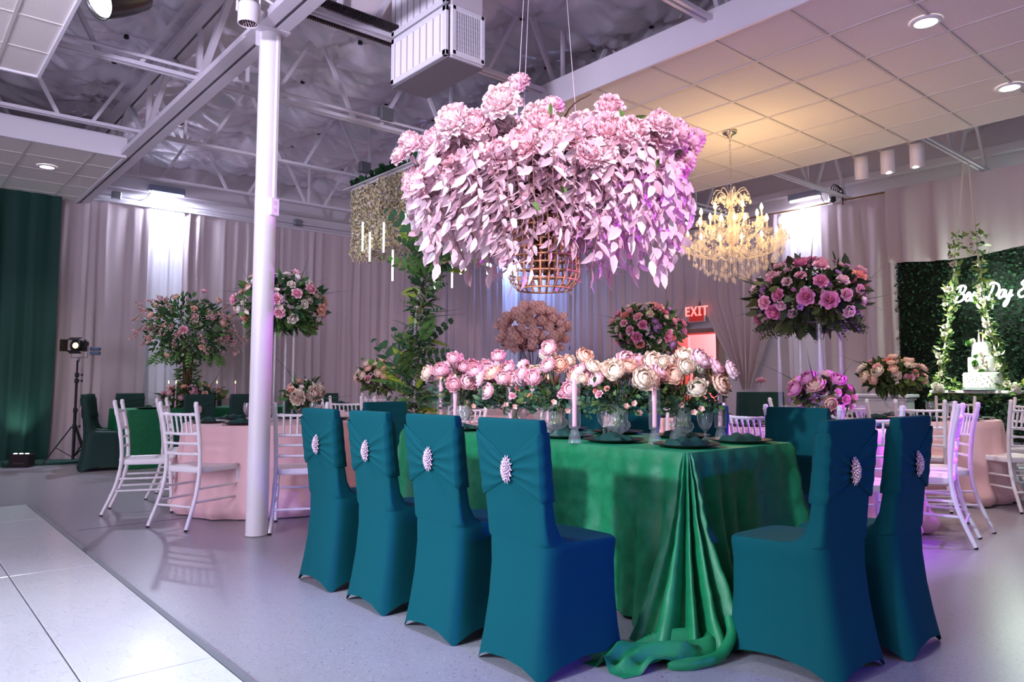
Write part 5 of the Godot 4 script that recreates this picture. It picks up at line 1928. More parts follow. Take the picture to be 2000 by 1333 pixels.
func bowl(o: Node3D, r: float, h: float) -> void:
	var b := MB.new()
	b.lathe([[0.0, 0.0], [r * 0.5, 0.0], [r * 0.52, 0.008], [r * 0.2, 0.02], [r * 0.2, h * 0.3], [r * 0.8, h * 0.5], [r, h * 0.8], [r * 0.95, h], [r * 0.9, h]], 24)
	put(o, "vase", b.made(), M.glass_thick)


func tall_flowers() -> void:
	var R: Array = shapes.rose
	var W: Array = shapes.white_rose
	var N: Array = shapes.ran
	var A: Array = shapes.anemone
	var B := [shapes.blossom]
	# rose ball on clear posts, on the left pink table
	var o := thing("rose_arrangement", "tall arrangement of peach, pink and white roses half hidden by the column", "flower arrangement", Vector3(2.82, 0.76, -6.6))
	acrylic_stand(o, 0.86, 0.09, 0.011)
	bouquet(o, Vector3(0, 1.08, 0), Vector3(0.37, 0.29, 0.37), [[R, M.peach, 0.062, 9], [R, M.coral, 0.052, 4], [R, M.soft_pink, 0.055, 14], [W, M.ivory, 0.05, 22], [N, M.ivory, 0.04, 10], [A, M.ivory, 0.045, 6], [B, M.ivory, 0.02, 14]], 420, 0.11, GREENS, -0.6, 16)
	var w := []
	for i in 60:
		var a := i * 2.4
		w.append(Transform3D(up_to(Vector3(cos(a), -0.5, sin(a)), rnd(0, 6), 0.16), Vector3(cos(a) * 0.2, 0.92 + rnd(-0.06, 0.06), sin(a) * 0.2)))
	many(o, "fern", shapes.fern, M.leaf, w, tints(["#5d7f3a", "#47702f"]))
	# low white and peach flowers on the same table
	o = thing("low_bouquet", "low bouquet of white and peach flowers right of the column", "flower arrangement", Vector3(2.98, 0.76, -6.45))
	bowl(o, 0.07, 0.16)
	bouquet(o, Vector3(0, 0.24, 0), Vector3(0.16, 0.13, 0.16), [[shapes.peony, M.cream, 0.075, 3], [R, M.blush, 0.045, 5], [A, M.ivory, 0.045, 4], [R, M.peach, 0.03, 4]], 110, 0.09, GREENS, -0.3, 4)
	# the big purple lit bouquet on four clear posts
	o = thing("rose_arrangement", "tall bouquet of pink and lilac roses on four clear posts", "flower arrangement", Vector3(5.70, 0.76, -2.956))
	acrylic_stand(o, 0.82, 0.17, 0.017)
	bouquet(o, Vector3(0, 1.04, 0), Vector3(0.43, 0.30, 0.43), [[R, M.hot_pink, 0.062, 12], [R, M.coral, 0.056, 2], [R, M.soft_pink, 0.052, 22], [W, M.pale_pink, 0.05, 16], [A, M.lilac, 0.046, 10], [N, M.pale_pink, 0.04, 8], [B, M.lilac, 0.025, 20]], 560, 0.12, ["#3a5226", "#4a5c2a", "#2b4420", "#5d6a34", "#23381e"], -0.6, 24)
	w = []
	for i in 70:
		var a := i * 2.4
		w.append(Transform3D(up_to(Vector3(cos(a), -0.6, sin(a)), rnd(0, 6), 0.2), Vector3(cos(a) * 0.25, 0.88 + rnd(-0.06, 0.06), sin(a) * 0.25)))
	many(o, "sprig", shapes.sprig, M.leaf, w, tints(["#4a5c2a", "#3a4a26"]))
	o = thing("low_bouquet", "low bouquet of pink and purple flowers between the clear posts", "flower arrangement", Vector3(5.64, 0.772, -2.84))
	bowl(o, 0.08, 0.2)
	bouquet(o, Vector3(0.0, 0.23, 0), Vector3(0.22, 0.17, 0.22), [[N, M.hot_pink, 0.055, 4], [N, M.blush, 0.06, 5], [R, M.hot_pink, 0.035, 7], [A, M.lilac, 0.035, 7], [R, M.soft_pink, 0.04, 5]], 150, 0.07, ["#3a4c2c", "#54602e", "#2b3c28", "#6a7434"], -0.6, 4, "round_leaf")
	# bouquets on glass bowls
	var list := [["peach_bouquet", "round bouquet of peach and yellow ranunculus on the right pink table", Vector3(7.62, 0.76, -3.1), Vector3(0.27, 0.17, 0.27), [[N, M.peach, 0.05, 12], [N, M.cream, 0.055, 12], [R, M.coral, 0.045, 6], [R, M.soft_pink, 0.045, 10]], 0.3, 380, 0.1],
		["peach_bouquet", "small far bouquet of peach roses on a glass stem", Vector3(5.03, 0.76, -8.6), Vector3(0.24, 0.2, 0.24), [[N, M.peach, 0.06, 8], [N, M.cream, 0.055, 8], [R, M.soft_pink, 0.055, 8]], 0.3, 240, 0.11]]
	for q in list:
		o = thing("peach_bouquet", q[1], "flower arrangement", q[2])
		bowl(o, 0.1, q[5] - 0.06)
		bouquet(o, Vector3(0, q[5] + q[3].y * 0.6, 0), q[3], q[4], q[6], q[7], ["#37501f", "#4a6428", "#2b4420", "#5a6c2e"], -0.15, 6)
	o = thing("rose_arrangement", "ball of pink, lilac and white roses left of the exit doorway", "flower arrangement", Vector3(6.55, 0.76, -5.3))
	acrylic_stand(o, 0.68, 0.12, 0.014)
	bouquet(o, Vector3(0, 0.94, 0), Vector3(0.36, 0.29, 0.36), [[R, M.hot_pink, 0.06, 12], [R, M.coral, 0.055, 5], [R, M.soft_pink, 0.055, 18], [W, M.ivory, 0.05, 10], [A, M.ivory, 0.05, 10], [N, M.lilac, 0.045, 10], [B, M.lilac, 0.024, 14]], 420, 0.11, GREENS, -0.65, 18)
	# dusky blossom tree
	o = thing("blossom_tree", "dusky pink blossom tree centrepiece far behind the table flowers", "flower arrangement", Vector3(7.95, 0.76, -8.75))
	var b := MB.new()
	for i in 7:
		var a := i * 0.9
		b.tube(curve([Vector3(cos(a) * 0.02, 0, sin(a) * 0.02), Vector3(cos(a) * 0.05, 0.5, sin(a) * 0.05), Vector3(cos(a) * 0.3, 1.1, sin(a) * 0.3)], 5), [0.02, 0.016, 0.012, 0.008, 0.006], 6)
	b.lathe([[0.0, 0.0], [0.1, 0.0], [0.1, 0.012], [0.0, 0.02]], 20)
	put(o, "branch", b.made(), M.dark)
	for i in 150:
		var y := 1.0 - 1.75 * (i + 0.5) / 150.0
		var a := i * 2.399963
		var rr := sqrt(1.0 - y * y)
		var p := Vector3(cos(a) * rr * 0.55, 1.18 + y * 0.36, sin(a) * rr * 0.55) * Vector3(rnd(0.7, 1.2), rnd(0.95, 1.06), rnd(0.7, 1.2))
		put(o, "blossom_cluster", blossom_ball(), M.dusky, Transform3D(Basis(Vector3.UP, rnd(0, 6)).scaled(Vector3.ONE * rnd(0.055, 0.095)), p))
	w = []
	for i in 60:
		w.append(Transform3D(up_to(Vector3(rnd(-1, 1), rnd(-0.5, 1), rnd(-1, 1)), 0, 0.08), Vector3(rnd(-0.45, 0.45), rnd(0.85, 1.45), rnd(-0.45, 0.45))))
	many(o, "foliage", shapes.long_leaf, M.leaf, w, tints(["#27342c", "#3a4634"]))
	# vine arrangement on the far green table
	o = thing("vine_arrangement", "tall bushy vine tree with pink blossom sprays at the left", "flower arrangement", Vector3(3.31, 0.764, -10.9))
	b = MB.new()
	for i in 9:
		var a := TAU * i / 9.0
		b.tube(curve([Vector3(cos(a) * 0.05, 0, sin(a) * 0.05), Vector3(cos(a + 0.7) * 0.055, 0.3, sin(a + 0.7) * 0.055), Vector3(cos(a + 1.2) * 0.05, 0.6, sin(a + 1.2) * 0.05), Vector3(cos(a) * 0.2, 0.9, sin(a) * 0.2)], 5), [0.014], 6)
	put(o, "trunk", b.made(), M.bark)
	bouquet(o, Vector3(0, 1.1, 0), Vector3(0.6, 0.52, 0.6), [[R, M.soft_pink, 0.05, 10], [N, M.blush, 0.05, 9], [R, M.peach, 0.05, 5]], 1500, 0.085, GREENS, -0.8, 10)
	for k in 30:
		var a := k * 2.4 + 0.5
		var y := rnd(-0.4, 1.0)
		var d := Vector3(cos(a), y, sin(a)).normalized()
		var sb := MB.new()
		var p0 := Vector3(0, 1.1, 0) + d * Vector3(0.48, 0.42, 0.48)
		var pts := curve([p0, p0 + d * 0.16 + Vector3(0, 0.03, 0), p0 + d * 0.3 + Vector3(0, -0.1 if y < 0.4 else 0.03, 0)], 5)
		sb.tube(pts, [0.004], 4)
		var sp := put(o, "blossom_spray", sb.made(), M.stem)
		var ww := []
		for i in 26:
			var q: Vector3 = pts[rng.randi() % pts.size()]
			ww.append(Transform3D(up_to(Vector3(rnd(-1, 1), rnd(-1, 1), rnd(-1, 1)), 0, rnd(0.016, 0.028)), q + Vector3(rnd(-1, 1), rnd(-1, 1), rnd(-1, 1)) * 0.032))
		many(sp, "blossom", shapes.tiny, M.leaf_cut, ww, tints(["#e2b0c2", "#ecc0cc", "#dfa6b4", "#e8b8ba"]))
	for k in 16:
		var a := k * 2.4
		var p0 := Vector3(cos(a) * 0.4, 0.78, sin(a) * 0.4)
		put(o, "trailing_sprig", shapes.sprig, M.frond_green, Transform3D(up_to(Vector3(cos(a) * 0.5, -0.9, sin(a) * 0.5), 0, rnd(0.17, 0.27)), p0))
	w = []
	for i in 160:
		var a := rnd(0, TAU)
		w.append(Transform3D(up_to(Vector3(cos(a), rnd(-0.3, 0.8), sin(a)), 0, rnd(0.06, 0.11)), Vector3(cos(a) * rnd(0.04, 0.12), rnd(0.05, 0.6), sin(a) * 0.08)))
	many(o, "trunk_foliage", shapes.long_leaf, M.leaf, w, tints(GREENS))
	bouquet(o, Vector3(0.0, 0.15, 0.3), Vector3(0.45, 0.16, 0.14), [[shapes.peony, M.soft_pink, 0.07, 3], [R, M.blush, 0.05, 7], [N, M.soft_pink, 0.05, 5]], 160, 0.12, GREENS, 0.0, 14)
	# the leafy tower
	o = thing("leafy_tower", "slender tower of ferns and leaf sprigs behind the long table", "plant", Vector3(4.05, 0.76, -6.2))
	b = MB.new()
	b.tube(curve([Vector3.ZERO, Vector3(-0.02, 0.6, 0), Vector3(0.0, 1.2, 0.03), Vector3(0.1, 1.7, 0.1), Vector3(0.13, 1.95, 0.12)], 6), [0.014], 8)
	put(o, "acrylic_post", b.made(), M.acrylic)
	b = MB.new()
	b.lathe([[0.0, 0.0], [0.13, 0.0], [0.13, 0.012], [0.0, 0.014]], 24)
	put(o, "base", b.made(), M.acrylic)
	for k in 110:
		var t := k / 109.0
		var a := k * 2.399963
		var p := Vector3(0.14 * t * t, 0.08 + 1.85 * t, 0.12 * t * t)
		var d := Vector3(cos(a), rnd(-0.25, 0.55) + 0.15 * t, sin(a))
		var kind: int = [0, 1, 2, 1, 3, 0, 1][k % 7]
		var long := rnd(0.34, 0.6) * (0.75 + 0.35 * sin(t * 9.0))
		if kind == 0:
			put(o, "fern_frond", shapes.fern, M.lime if k % 14 == 0 or k % 21 == 7 else M.frond_green, Transform3D(up_to(d, rnd(0, TAU), long), p))
		elif kind == 1:
			put(o, "leaf_sprig", shapes.sprig, M.deep_green if k % 2 else M.frond_green, Transform3D(up_to(d, rnd(0, TAU), long), p))
		elif kind == 2:
			put(o, "eucalyptus_sprig", shapes.euc, M.deep_green, Transform3D(up_to(d, rnd(0, TAU), long * 0.9), p))
		else:
			put(o, "grass_blade", shapes.blade[k % 3], M.grass, Transform3D(up_to(d, rnd(0, TAU), rnd(0.8, 1.3)), p))
	w = []
	for i in 520:
		var t := rng.randf()
		var a := rnd(0, TAU)
		w.append(Transform3D(up_to(Vector3(cos(a), rnd(-0.4, 0.8), sin(a)), rnd(0, TAU), rnd(0.06, 0.12)), Vector3(0.14 * t * t + cos(a) * rnd(0.0, 0.1), 0.02 + 1.95 * t, 0.12 * t * t + sin(a) * rnd(0.0, 0.1))))
	many(o, "foliage", shapes.long_leaf, M.leaf, w, tints(GREENS + ["#1b2f22", "#2b3c30"]))
	# cream flower chandelier with light tubes
	o = thing("flower_canopy", "square hanging canopy of cream wisteria strings under the roof", "flower canopy", Vector3(5.5, 0, -8.0))
	b = MB.new()
	for q in [[Vector3(0, 3.72, -0.85), Vector3(1.5, 0.03, 0.03)], [Vector3(0, 3.72, 0.65), Vector3(1.5, 0.03, 0.03)], [Vector3(-0.75, 3.72, -0.1), Vector3(0.03, 0.03, 1.5)], [Vector3(0.75, 3.72, -0.1), Vector3(0.03, 0.03, 1.5)], [Vector3(0.0, 3.73, 0.06), Vector3(1.66, 0.012, 2.1)]]:
		b.box(q[0], q[1])
	for i in 6:
		b.tube([Vector3(-0.5 + 0.2 * i, 3.72, -0.17), Vector3(-0.5 + 0.2 * i, 4.6, -0.17)], [0.004], 4)
	put(o, "frame", b.made(), M.white)
	for i in 78:
		var u := i / 78.0 * 4.0
		var side := int(u)
		var f := u - side
		var p: Vector3 = [Vector3(lerpf(-0.75, 0.75, f), 0, 0.65), Vector3(0.75, 0, lerpf(0.65, -0.85, f)), Vector3(lerpf(0.75, -0.75, f), 0, -0.85), Vector3(-0.75, 0, lerpf(-0.85, 0.65, f))][side]
		var long := rnd(0.84, 0.98)
		w = []
		for k in 58:
			var t := (k + rng.randf()) / 58.0
			w.append(Transform3D(up_to(Vector3(rnd(-1, 1), rnd(-0.7, 0.3), rnd(-1, 1)), rnd(0, 6), rnd(0.022, 0.036)), p + Vector3(rnd(-0.045, 0.045), 3.71 - long * t, rnd(-0.045, 0.045))))
		many(o, "wisteria_string", shapes.tiny, M.leaf_cut, w, tints(["#efe6c6", "#f4eed8", "#e4dab4", "#faf4e4", "#cfc894"]))
	w = []
	for i in 120:
		var f := rng.randf()
		var p := Vector3(-0.76, 0, lerpf(-0.85, 0.65, f)) if i % 2 else Vector3(lerpf(-0.75, 0.75, f), 0, 0.67)
		w.append(Transform3D(up_to(Vector3(rnd(-1, 1), rnd(0, 1), rnd(-1, 1)), 0, rnd(0.08, 0.14)), p + Vector3(0, 3.74 + rnd(-0.02, 0.06), 0)))
	many(o, "leaf_garland", shapes.round_leaf, M.leaf, w, tints(["#1f4a28", "#2b5c30", "#173820"]))
	var at := [[4.69, 3.01, -8.46], [4.69, 2.85, -8.27], [4.69, 2.92, -7.93], [4.69, 2.54, -7.71], [4.69, 2.94, -7.43], [5.43, 2.52, -7.88], [5.54, 2.52, -7.65], [5.44, 2.65, -7.33], [5.37, 2.61, -7.13], [5.69, 2.65, -7.11], [5.6, 2.59, -6.93]]
	for k in at.size():
		var q = at[k]
		var l := thing("light_tube", "thin glowing light tube, " + ["first", "second", "third", "fourth", "fifth", "sixth", "seventh", "eighth", "ninth", "tenth", "eleventh"][k] + " from the left under the cream canopy", "light tube", Vector3(q[0], q[1], q[2]), 0, "light tubes under the flower canopy")
		b = MB.new()
		b.lathe([[0.0, -0.19], [0.012, -0.19], [0.012, 0.19], [0.0, 0.19]], 10)
		put(l, "tube", b.made(), glow("#eef6f0", 2.6))
		b = MB.new()
		b.tube([Vector3(0, 0.19, 0), Vector3(0, 3.72 - q[1], 0)], [0.0015], 4)
		put(l, "wire", b.made(), M.steel)


func blossom_ball() -> ArrayMesh:
	if not shapes.has("ball"):
		var st := MB.new()
		var g := RandomNumberGenerator.new()
		g.seed = 9
		for i in 26:
			var y := 1.0 - 2.0 * (i + 0.5) / 26.0
			var a := i * 2.399963
			var rr := sqrt(1.0 - y * y)
			var d := Vector3(cos(a) * rr, y, sin(a) * rr)
			var bs := up_to(d, g.randf_range(0, 6), 1.0)
			for k in 5:
				var t := TAU * k / 5.0
				var e := bs * Vector3(cos(t), 0.35, sin(t))
				var f := bs * Vector3(-sin(t), 0, cos(t))
				var s := 0.42
				st.col = Color(1, 0.9, 0.86)
				var base := st.p(d * 0.72)
				st.col = Color.WHITE
				st.p(d * 0.72 + e * s * 0.6 - f * s * 0.4)
				st.p(d * 0.74 + e * s)
				st.p(d * 0.72 + e * s * 0.6 + f * s * 0.4)
				st.quad(base, base + 1, base + 2, base + 3)
		shapes.ball = st.made()
	return shapes.ball


# ---------------------------------------------------------------- crystal chandelier
func chandelier() -> void:
	var c := Vector3(6.70, 0, -4.28)
	var o := thing("chandelier", "large lit crystal chandelier hanging from the tile ceiling on a chain", "chandelier", c)
	var gold := mat("#c9a468", 0.22, 0.9)
	var crystal := glass("#fff6e6", 0.3)
	crystal.roughness = 0.02
	var b := MB.new()
	b.lathe([[0.0, 3.69], [0.02, 3.695], [0.03, 3.715], [0.07, 3.735], [0.08, 3.758], [0.0, 3.76]], 24)
	put(o, "canopy", b.made(), M.chrome)
	for i in 14:
		b = MB.new()
		var pts := []
		for k in 13:
			var a := TAU * k / 12.0
			pts.append(Vector3(cos(a) * 0.009, 3.68 - i * 0.042 + sin(a) * 0.026, 0) if i % 2 else Vector3(0, 3.68 - i * 0.042 + sin(a) * 0.026, cos(a) * 0.009))
		b.tube(pts, [0.0028], 5, false)
		put(o, "chain_link", b.made(), M.chrome)
	b = MB.new()
	b.lathe([[0.0, 2.42], [0.05, 2.44], [0.07, 2.47], [0.03, 2.5], [0.02, 2.54], [0.06, 2.58], [0.08, 2.62], [0.05, 2.66], [0.02, 2.7], [0.03, 2.78], [0.055, 2.84], [0.03, 2.9], [0.015, 2.96], [0.03, 3.0], [0.04, 3.04], [0.015, 3.08], [0.02, 3.12], [0.0, 3.14]], 20)
	put(o, "stem", b.made(), crystal)
	b = MB.new()
	b.lathe([[0.0, 2.45], [0.01, 2.45], [0.01, 3.12], [0.0, 3.12]], 10)
	put(o, "core_rod", b.made(), gold)
	var bulb := MB.new()
	bulb.lathe([[0.0, 0.0], [0.011, 0.004], [0.018, 0.024], [0.0165, 0.04], [0.009, 0.06], [0.003, 0.073], [0.0, 0.075]], 14)
	var bulb_mesh := bulb.made()
	var bobe := MB.new()
	bobe.lathe([[0.01, 0.0], [0.03, 0.004], [0.052, 0.018], [0.055, 0.026], [0.05, 0.022], [0.028, 0.01], [0.01, 0.006]], 18)
	var bobe_mesh := bobe.made()
	var can := MB.new()
	can.lathe([[0.0, 0.0], [0.0095, 0.0], [0.0095, 0.085], [0.0, 0.085]], 10)
	var can_mesh := can.made()
	var drop := MB.new()
	drop.lathe([[0.0, -0.05], [0.012, -0.036], [0.0155, -0.022], [0.008, -0.006], [0.002, 0.0], [0.004, 0.006], [0.0, 0.011]], 6)
	var drop_mesh := drop.made()
	var bead := MB.new()
	bead.lathe([[0.0, -0.009], [0.009, 0.0], [0.0, 0.009]], 6)
	var bead_mesh := bead.made()
	var beads := []
	var drops := []
	var hot := glow("#ffe0a8", 9.0)
	for tier in 2:
		var n: int = [14, 7][tier]
		var r: float = [0.51, 0.31][tier]
		var y: float = [2.60, 2.78][tier]
		for k in n:
			var a := TAU * (k + 0.3 * tier + 0.17) / n
			var d := Vector3(cos(a), 0, sin(a))
			var arm := MB.new()
			arm.tube(curve([d * 0.05 + Vector3(0, y - 0.08, 0), d * r * 0.4 + Vector3(0, y - 0.17, 0), d * r * 0.8 + Vector3(0, y - 0.13, 0), d * r * 1.03 + Vector3(0, y - 0.05, 0), d * r + Vector3(0, y, 0)], 6), [0.0095, 0.0095, 0.009, 0.008], 7)
			put(o, "arm", arm.made(), crystal)
			var p := d * r + Vector3(0, y, 0)
			put(o, "drip_dish", bobe_mesh, crystal, Transform3D(Basis(), p))
			var t := put(o, "candle_tube", can_mesh, mat("#fff4dc", 0.4), Transform3D(Basis(), p + Vector3(0, 0.01, 0)))
			put(t, "bulb", bulb_mesh, hot, Transform3D(Basis(), Vector3(0, 0.086, 0)))
			omni("bulb_lamp", c + p + Vector3(0, 0.13, 0), "#ffd090", 0.05, 0.016)
			for i in 8:
				var e := TAU * i / 8.0
				drops.append(Transform3D(Basis(Vector3.UP, e).scaled(Vector3.ONE * rnd(0.6, 0.85)), p + Vector3(cos(e) * 0.053, 0.008, sin(e) * 0.053)))
			# bead swags from the stem to the dish
			for i in 11:
				var f := i / 10.0
				beads.append(Transform3D(Basis(), p * f + Vector3(0, y + 0.12 - y * f, 0) * 1.0 + Vector3(0, (y - y) * f - 0.1 * sin(PI * f) - 0.10 * f + (0.0), 0) if false else Vector3(d.x * r * f, y + 0.14 * (1.0 - f) - 0.09 * sin(PI * f) + 0.01, d.z * r * f)))
			for i in 9:
				var f := i / 8.0
				var a2 := a + TAU / n * f
				beads.append(Transform3D(Basis(), Vector3(cos(a2) * r, y + 0.01 - 0.07 * sin(PI * f), sin(a2) * r)))
	# crown
	for k in 8:
		var a := TAU * k / 8.0
		var d := Vector3(cos(a), 0, sin(a))
		var arm := MB.new()
		arm.tube(curve([Vector3(0, 2.98, 0), d * 0.08 + Vector3(0, 3.1, 0), d * 0.15 + Vector3(0, 3.13, 0), d * 0.19 + Vector3(0, 3.07, 0)], 5), [0.008, 0.007, 0.005], 6)
		put(o, "crown_scroll", arm.made(), crystal)
		for i in 4:
			drops.append(Transform3D(Basis().scaled(Vector3.ONE * 1.1), d * (0.08 + 0.038 * i) + Vector3(0, 3.08 - 0.035 * absf(i - 1.5), 0)))
		for i in 10:
			beads.append(Transform3D(Basis(), d * (0.19 - 0.1 * sin(i / 9.0 * 1.57)) + Vector3(0, 3.05 - i * 0.03, 0)))
	# hanging curtain of drops beneath, longest in the middle
	for i in 96:
		var rr := sqrt((i + 0.5) / 96.0)
		var a := i * 2.399963
		var long := 0.06 + 0.24 * (1.0 - rr * rr) + rnd(-0.02, 0.03)
		var p := Vector3(cos(a) * rr * 0.5, 2.50 + 0.06 * rr, sin(a) * rr * 0.5)
		var q := 0.0
		while q < long:
			beads.append(Transform3D(Basis().scaled(Vector3.ONE * 0.8), p + Vector3(0, -q, 0)))
			q += 0.021
		drops.append(Transform3D(Basis(Vector3.UP, rnd(0, 6)).scaled(Vector3.ONE * rnd(0.9, 1.4)), p + Vector3(0, -long, 0)))
	for i in 260:
		var a := rnd(0, TAU)
		var f := sqrt(rng.randf())
		drops.append(Transform3D(Basis(Vector3.UP, rnd(0, 6)).scaled(Vector3.ONE * rnd(0.6, 1.1)), Vector3(cos(a) * 0.52 * f, 2.48 + 0.36 * pow(1.0 - f, 1.5) + rnd(0.0, 0.1), sin(a) * 0.52 * f)))
	many(o, "crystal_bead", bead_mesh, crystal, beads, [Color.WHITE])
	many(o, "crystal_drop", drop_mesh, crystal, drops, [Color.WHITE])


# ---------------------------------------------------------------- hedge wall, neon, cake on a swing
func stroke(pts: Array) -> Array:
	return curve(pts.map(func(q): return Vector3(0, q[1], q[0])), 6)


func cake_corner() -> void:
	var o := thing("hedge_wall", "dark green boxwood hedge wall behind the cake", "hedge wall", Vector3(11.1, 0, -1.95))
	var b := MB.new()
	b.box(Vector3(0.06, 1.6, 0), Vector3(0.06, 2.5, 4.9))
	put(o, "backing", b.made(), mat("#0c1a10", 0.9))
	var w := []
	for i in 15000:
		w.append(Transform3D(up_to(Vector3(-1, rnd(-0.8, 0.9), rnd(-1, 1)), rnd(0, TAU), rnd(0.03, 0.05)), Vector3(rnd(-0.02, 0.03), rnd(0.34, 2.86), rnd(-2.46, 2.46))))
	many(o, "foliage", shapes.round_leaf, M.leaf, w, tints(["#10301a", "#163c20", "#0c2614", "#1d4626", "#123420"]))
	# neon script
	var n := thing("neon_sign", "white neon script sign reading Best Day Ever on the hedge", "neon sign", Vector3(10.93, 2.2, -3.62))
	var tube := glow("#f4fff8", 7.0)
	var glyphs := {
		"B": [[[0.02, 0.0], [0.06, 0.12], [0.08, 0.22]], [[0.0, 0.19], [0.08, 0.23], [0.15, 0.2], [0.13, 0.13], [0.07, 0.115], [0.14, 0.1], [0.15, 0.03], [0.08, -0.01], [0.0, 0.0]]],
		"e": [[[0.0, 0.04], [0.06, 0.07], [0.075, 0.1], [0.045, 0.12], [0.015, 0.07], [0.025, 0.01], [0.06, 0.0], [0.1, 0.04]]],
		"s": [[[0.0, 0.03], [0.05, 0.12], [0.04, 0.09], [0.07, 0.05], [0.05, 0.0], [0.01, 0.0], [0.09, 0.03]]],
		"t": [[[0.0, 0.04], [0.045, 0.2], [0.02, 0.05], [0.035, 0.0], [0.08, 0.03]], [[-0.01, 0.14], [0.08, 0.145]]],
		"D": [[[0.04, 0.0], [0.08, 0.12], [0.09, 0.2]], [[0.0, 0.17], [0.06, 0.23], [0.16, 0.2], [0.19, 0.11], [0.14, 0.02], [0.06, -0.01], [0.0, 0.01], [0.02, 0.04]]],
		"a": [[[0.075, 0.1], [0.04, 0.12], [0.005, 0.06], [0.02, 0.0], [0.06, 0.03], [0.085, 0.115], [0.08, 0.03], [0.11, 0.02]]],
		"y": [[[0.0, 0.11], [0.015, 0.03], [0.045, 0.01], [0.085, 0.11], [0.07, -0.05], [0.03, -0.12], [0.01, -0.08], [0.05, -0.02], [0.12, 0.04]]],
		"E": [[[0.15, 0.19], [0.09, 0.23], [0.04, 0.19], [0.09, 0.13], [0.02, 0.07], [0.05, 0.0], [0.12, 0.01], [0.16, 0.05]]],
		"v": [[[0.0, 0.11], [0.025, 0.0], [0.06, 0.06], [0.075, 0.12], [0.1, 0.105]]],
		"r": [[[0.0, 0.02], [0.03, 0.13], [0.06, 0.11], [0.055, 0.02], [0.09, 0.02]]]}
	var x := 0.0
	for word in ["Best", "Day", "Ever"]:
		for ch in word:
			b = MB.new()
			for s in glyphs[ch]:
				var pts := stroke(s)
				b.tube(pts.map(func(q): return Vector3(0, q.y * 0.9, (q.z + x) * 0.74 + q.y * 0.2)), [0.012], 8)
			put(n, "neon_letter", b.made(), tube)
			x += {"B": 0.17, "D": 0.2, "E": 0.17, "t": 0.09, "y": 0.13}.get(ch, 0.095)
		x += 0.05
	# the swing
	var s := thing("cake_swing", "flower twined swing hanging in front of the hedge with a white board", "swing", Vector3(10.35, 0, -3.2))
	b = MB.new()
	b.bevel(Vector3(0, 1.0, 0), Vector3(0.36, 0.035, 1.0), 0.006)
	put(s, "board", b.made(), mat("#d8d4d0", 0.5))
	var ropes := [[Vector3(0, 1.0, -0.46), Vector3(0, 2.3, -0.24), Vector3(0.05, 3.95, -0.05)], [Vector3(0, 1.0, 0.28), Vector3(0, 2.3, 0.10), Vector3(0.05, 3.95, 0.0)]]
	for k in 2:
		var pts := curve(ropes[k], 16)
		b = MB.new()
		b.tube(pts, [0.011], 8)
		var rope := put(s, "rope", b.made(), mat("#d8d2c4", 0.8))
		w = []
		for i in 400:
			var t := rng.randf() * 0.72
			var p: Vector3 = pts[int(t * (pts.size() - 1))]
			w.append(Transform3D(up_to(Vector3(rnd(-1, 1), rnd(-0.6, 1), rnd(-1, 1)), rnd(0, TAU), rnd(0.05, 0.1)), p + Vector3(rnd(-0.06, 0.06), rnd(-0.03, 0.03), rnd(-0.055, 0.055) * (1.0 + k * 0.4) * (1.0 + sin(t * 30.0) * 0.5))))
		many(rope, "foliage", shapes.leaf, M.leaf, w, tints(["#6f9044", "#8ea654", "#577a3a", "#a8b86c", "#466634", "#c4ccA0"]))
		for i in 12:
			var t := (i + rng.randf()) / 12.0 * 0.7
			var p: Vector3 = pts[int(t * (pts.size() - 1))]
			put(rope, "white_flower", shapes.rose[0] if false else shapes.white_rose[0], M.ivory, Transform3D(up_to(Vector3(-1, rnd(-0.2, 0.6), rnd(-0.6, 0.6)), 0, rnd(0.03, 0.05)), p + Vector3(-0.05, 0, rnd(-0.06, 0.06))))
	w = []
	for i in 420:
		w.append(Transform3D(up_to(Vector3(rnd(-1, 0.3), rnd(-0.5, 1), rnd(-1, 1)), rnd(0, TAU), rnd(0.05, 0.09)), Vector3(rnd(-0.2, 0.15), rnd(0.97, 1.12) if i % 5 else rnd(0.86, 1.0), rnd(-0.52, 0.75))))
	many(s, "leaf_garland", shapes.leaf, M.leaf, w, tints(["#5f7f36", "#7c9444", "#47682e", "#38552a", "#8a8a3c"]))
	for q in [[-0.42, 1.07], [-0.37, 1.05], [0.45, 1.05]]:
		put(s, "white_flower", shapes.peony[0], M.ivory, Transform3D(up_to(Vector3(-1, 0.4, 0), 0, 0.055), Vector3(-0.19, q[1], q[0])))
	# the cake
	var k := thing("cake", "white three tier cake with white and green roses on the swing", "cake", Vector3(10.33, 1.018, -3.14))
	var icing := mat("#f1eee9", 0.55)
	b = MB.new()
	b.lathe([[0.0, 0.0], [0.24, 0.0], [0.24, 0.02], [0.0, 0.02]], 32)
	put(k, "stand", b.made(), mat("#9aa0a4", 0.3, 0.5))
	var y := 0.02
	for q in [[0.21, 0.2], [0.15, 0.19], [0.105, 0.18]]:
		b = MB.new()
		b.lathe([[0.0, y], [q[0], y], [q[0] + 0.003, y + 0.02], [q[0], y + q[1] - 0.015], [q[0] - 0.012, y + q[1]], [0.0, y + q[1]]], 36)
		var t := put(k, "tier", b.made(), icing)
		if q[0] > 0.2:
			b = MB.new()
			for i in 90:
				b.lathe([[0.0, -0.008], [0.009, 0.0], [0.0, 0.008]], 5, Vector3(cos(i * 2.4) * 0.212, 0.03 + 0.17 * (i / 90.0), sin(i * 2.4) * 0.212))
			put(t, "sugar_pearls", b.made(), icing)
		y += q[1]
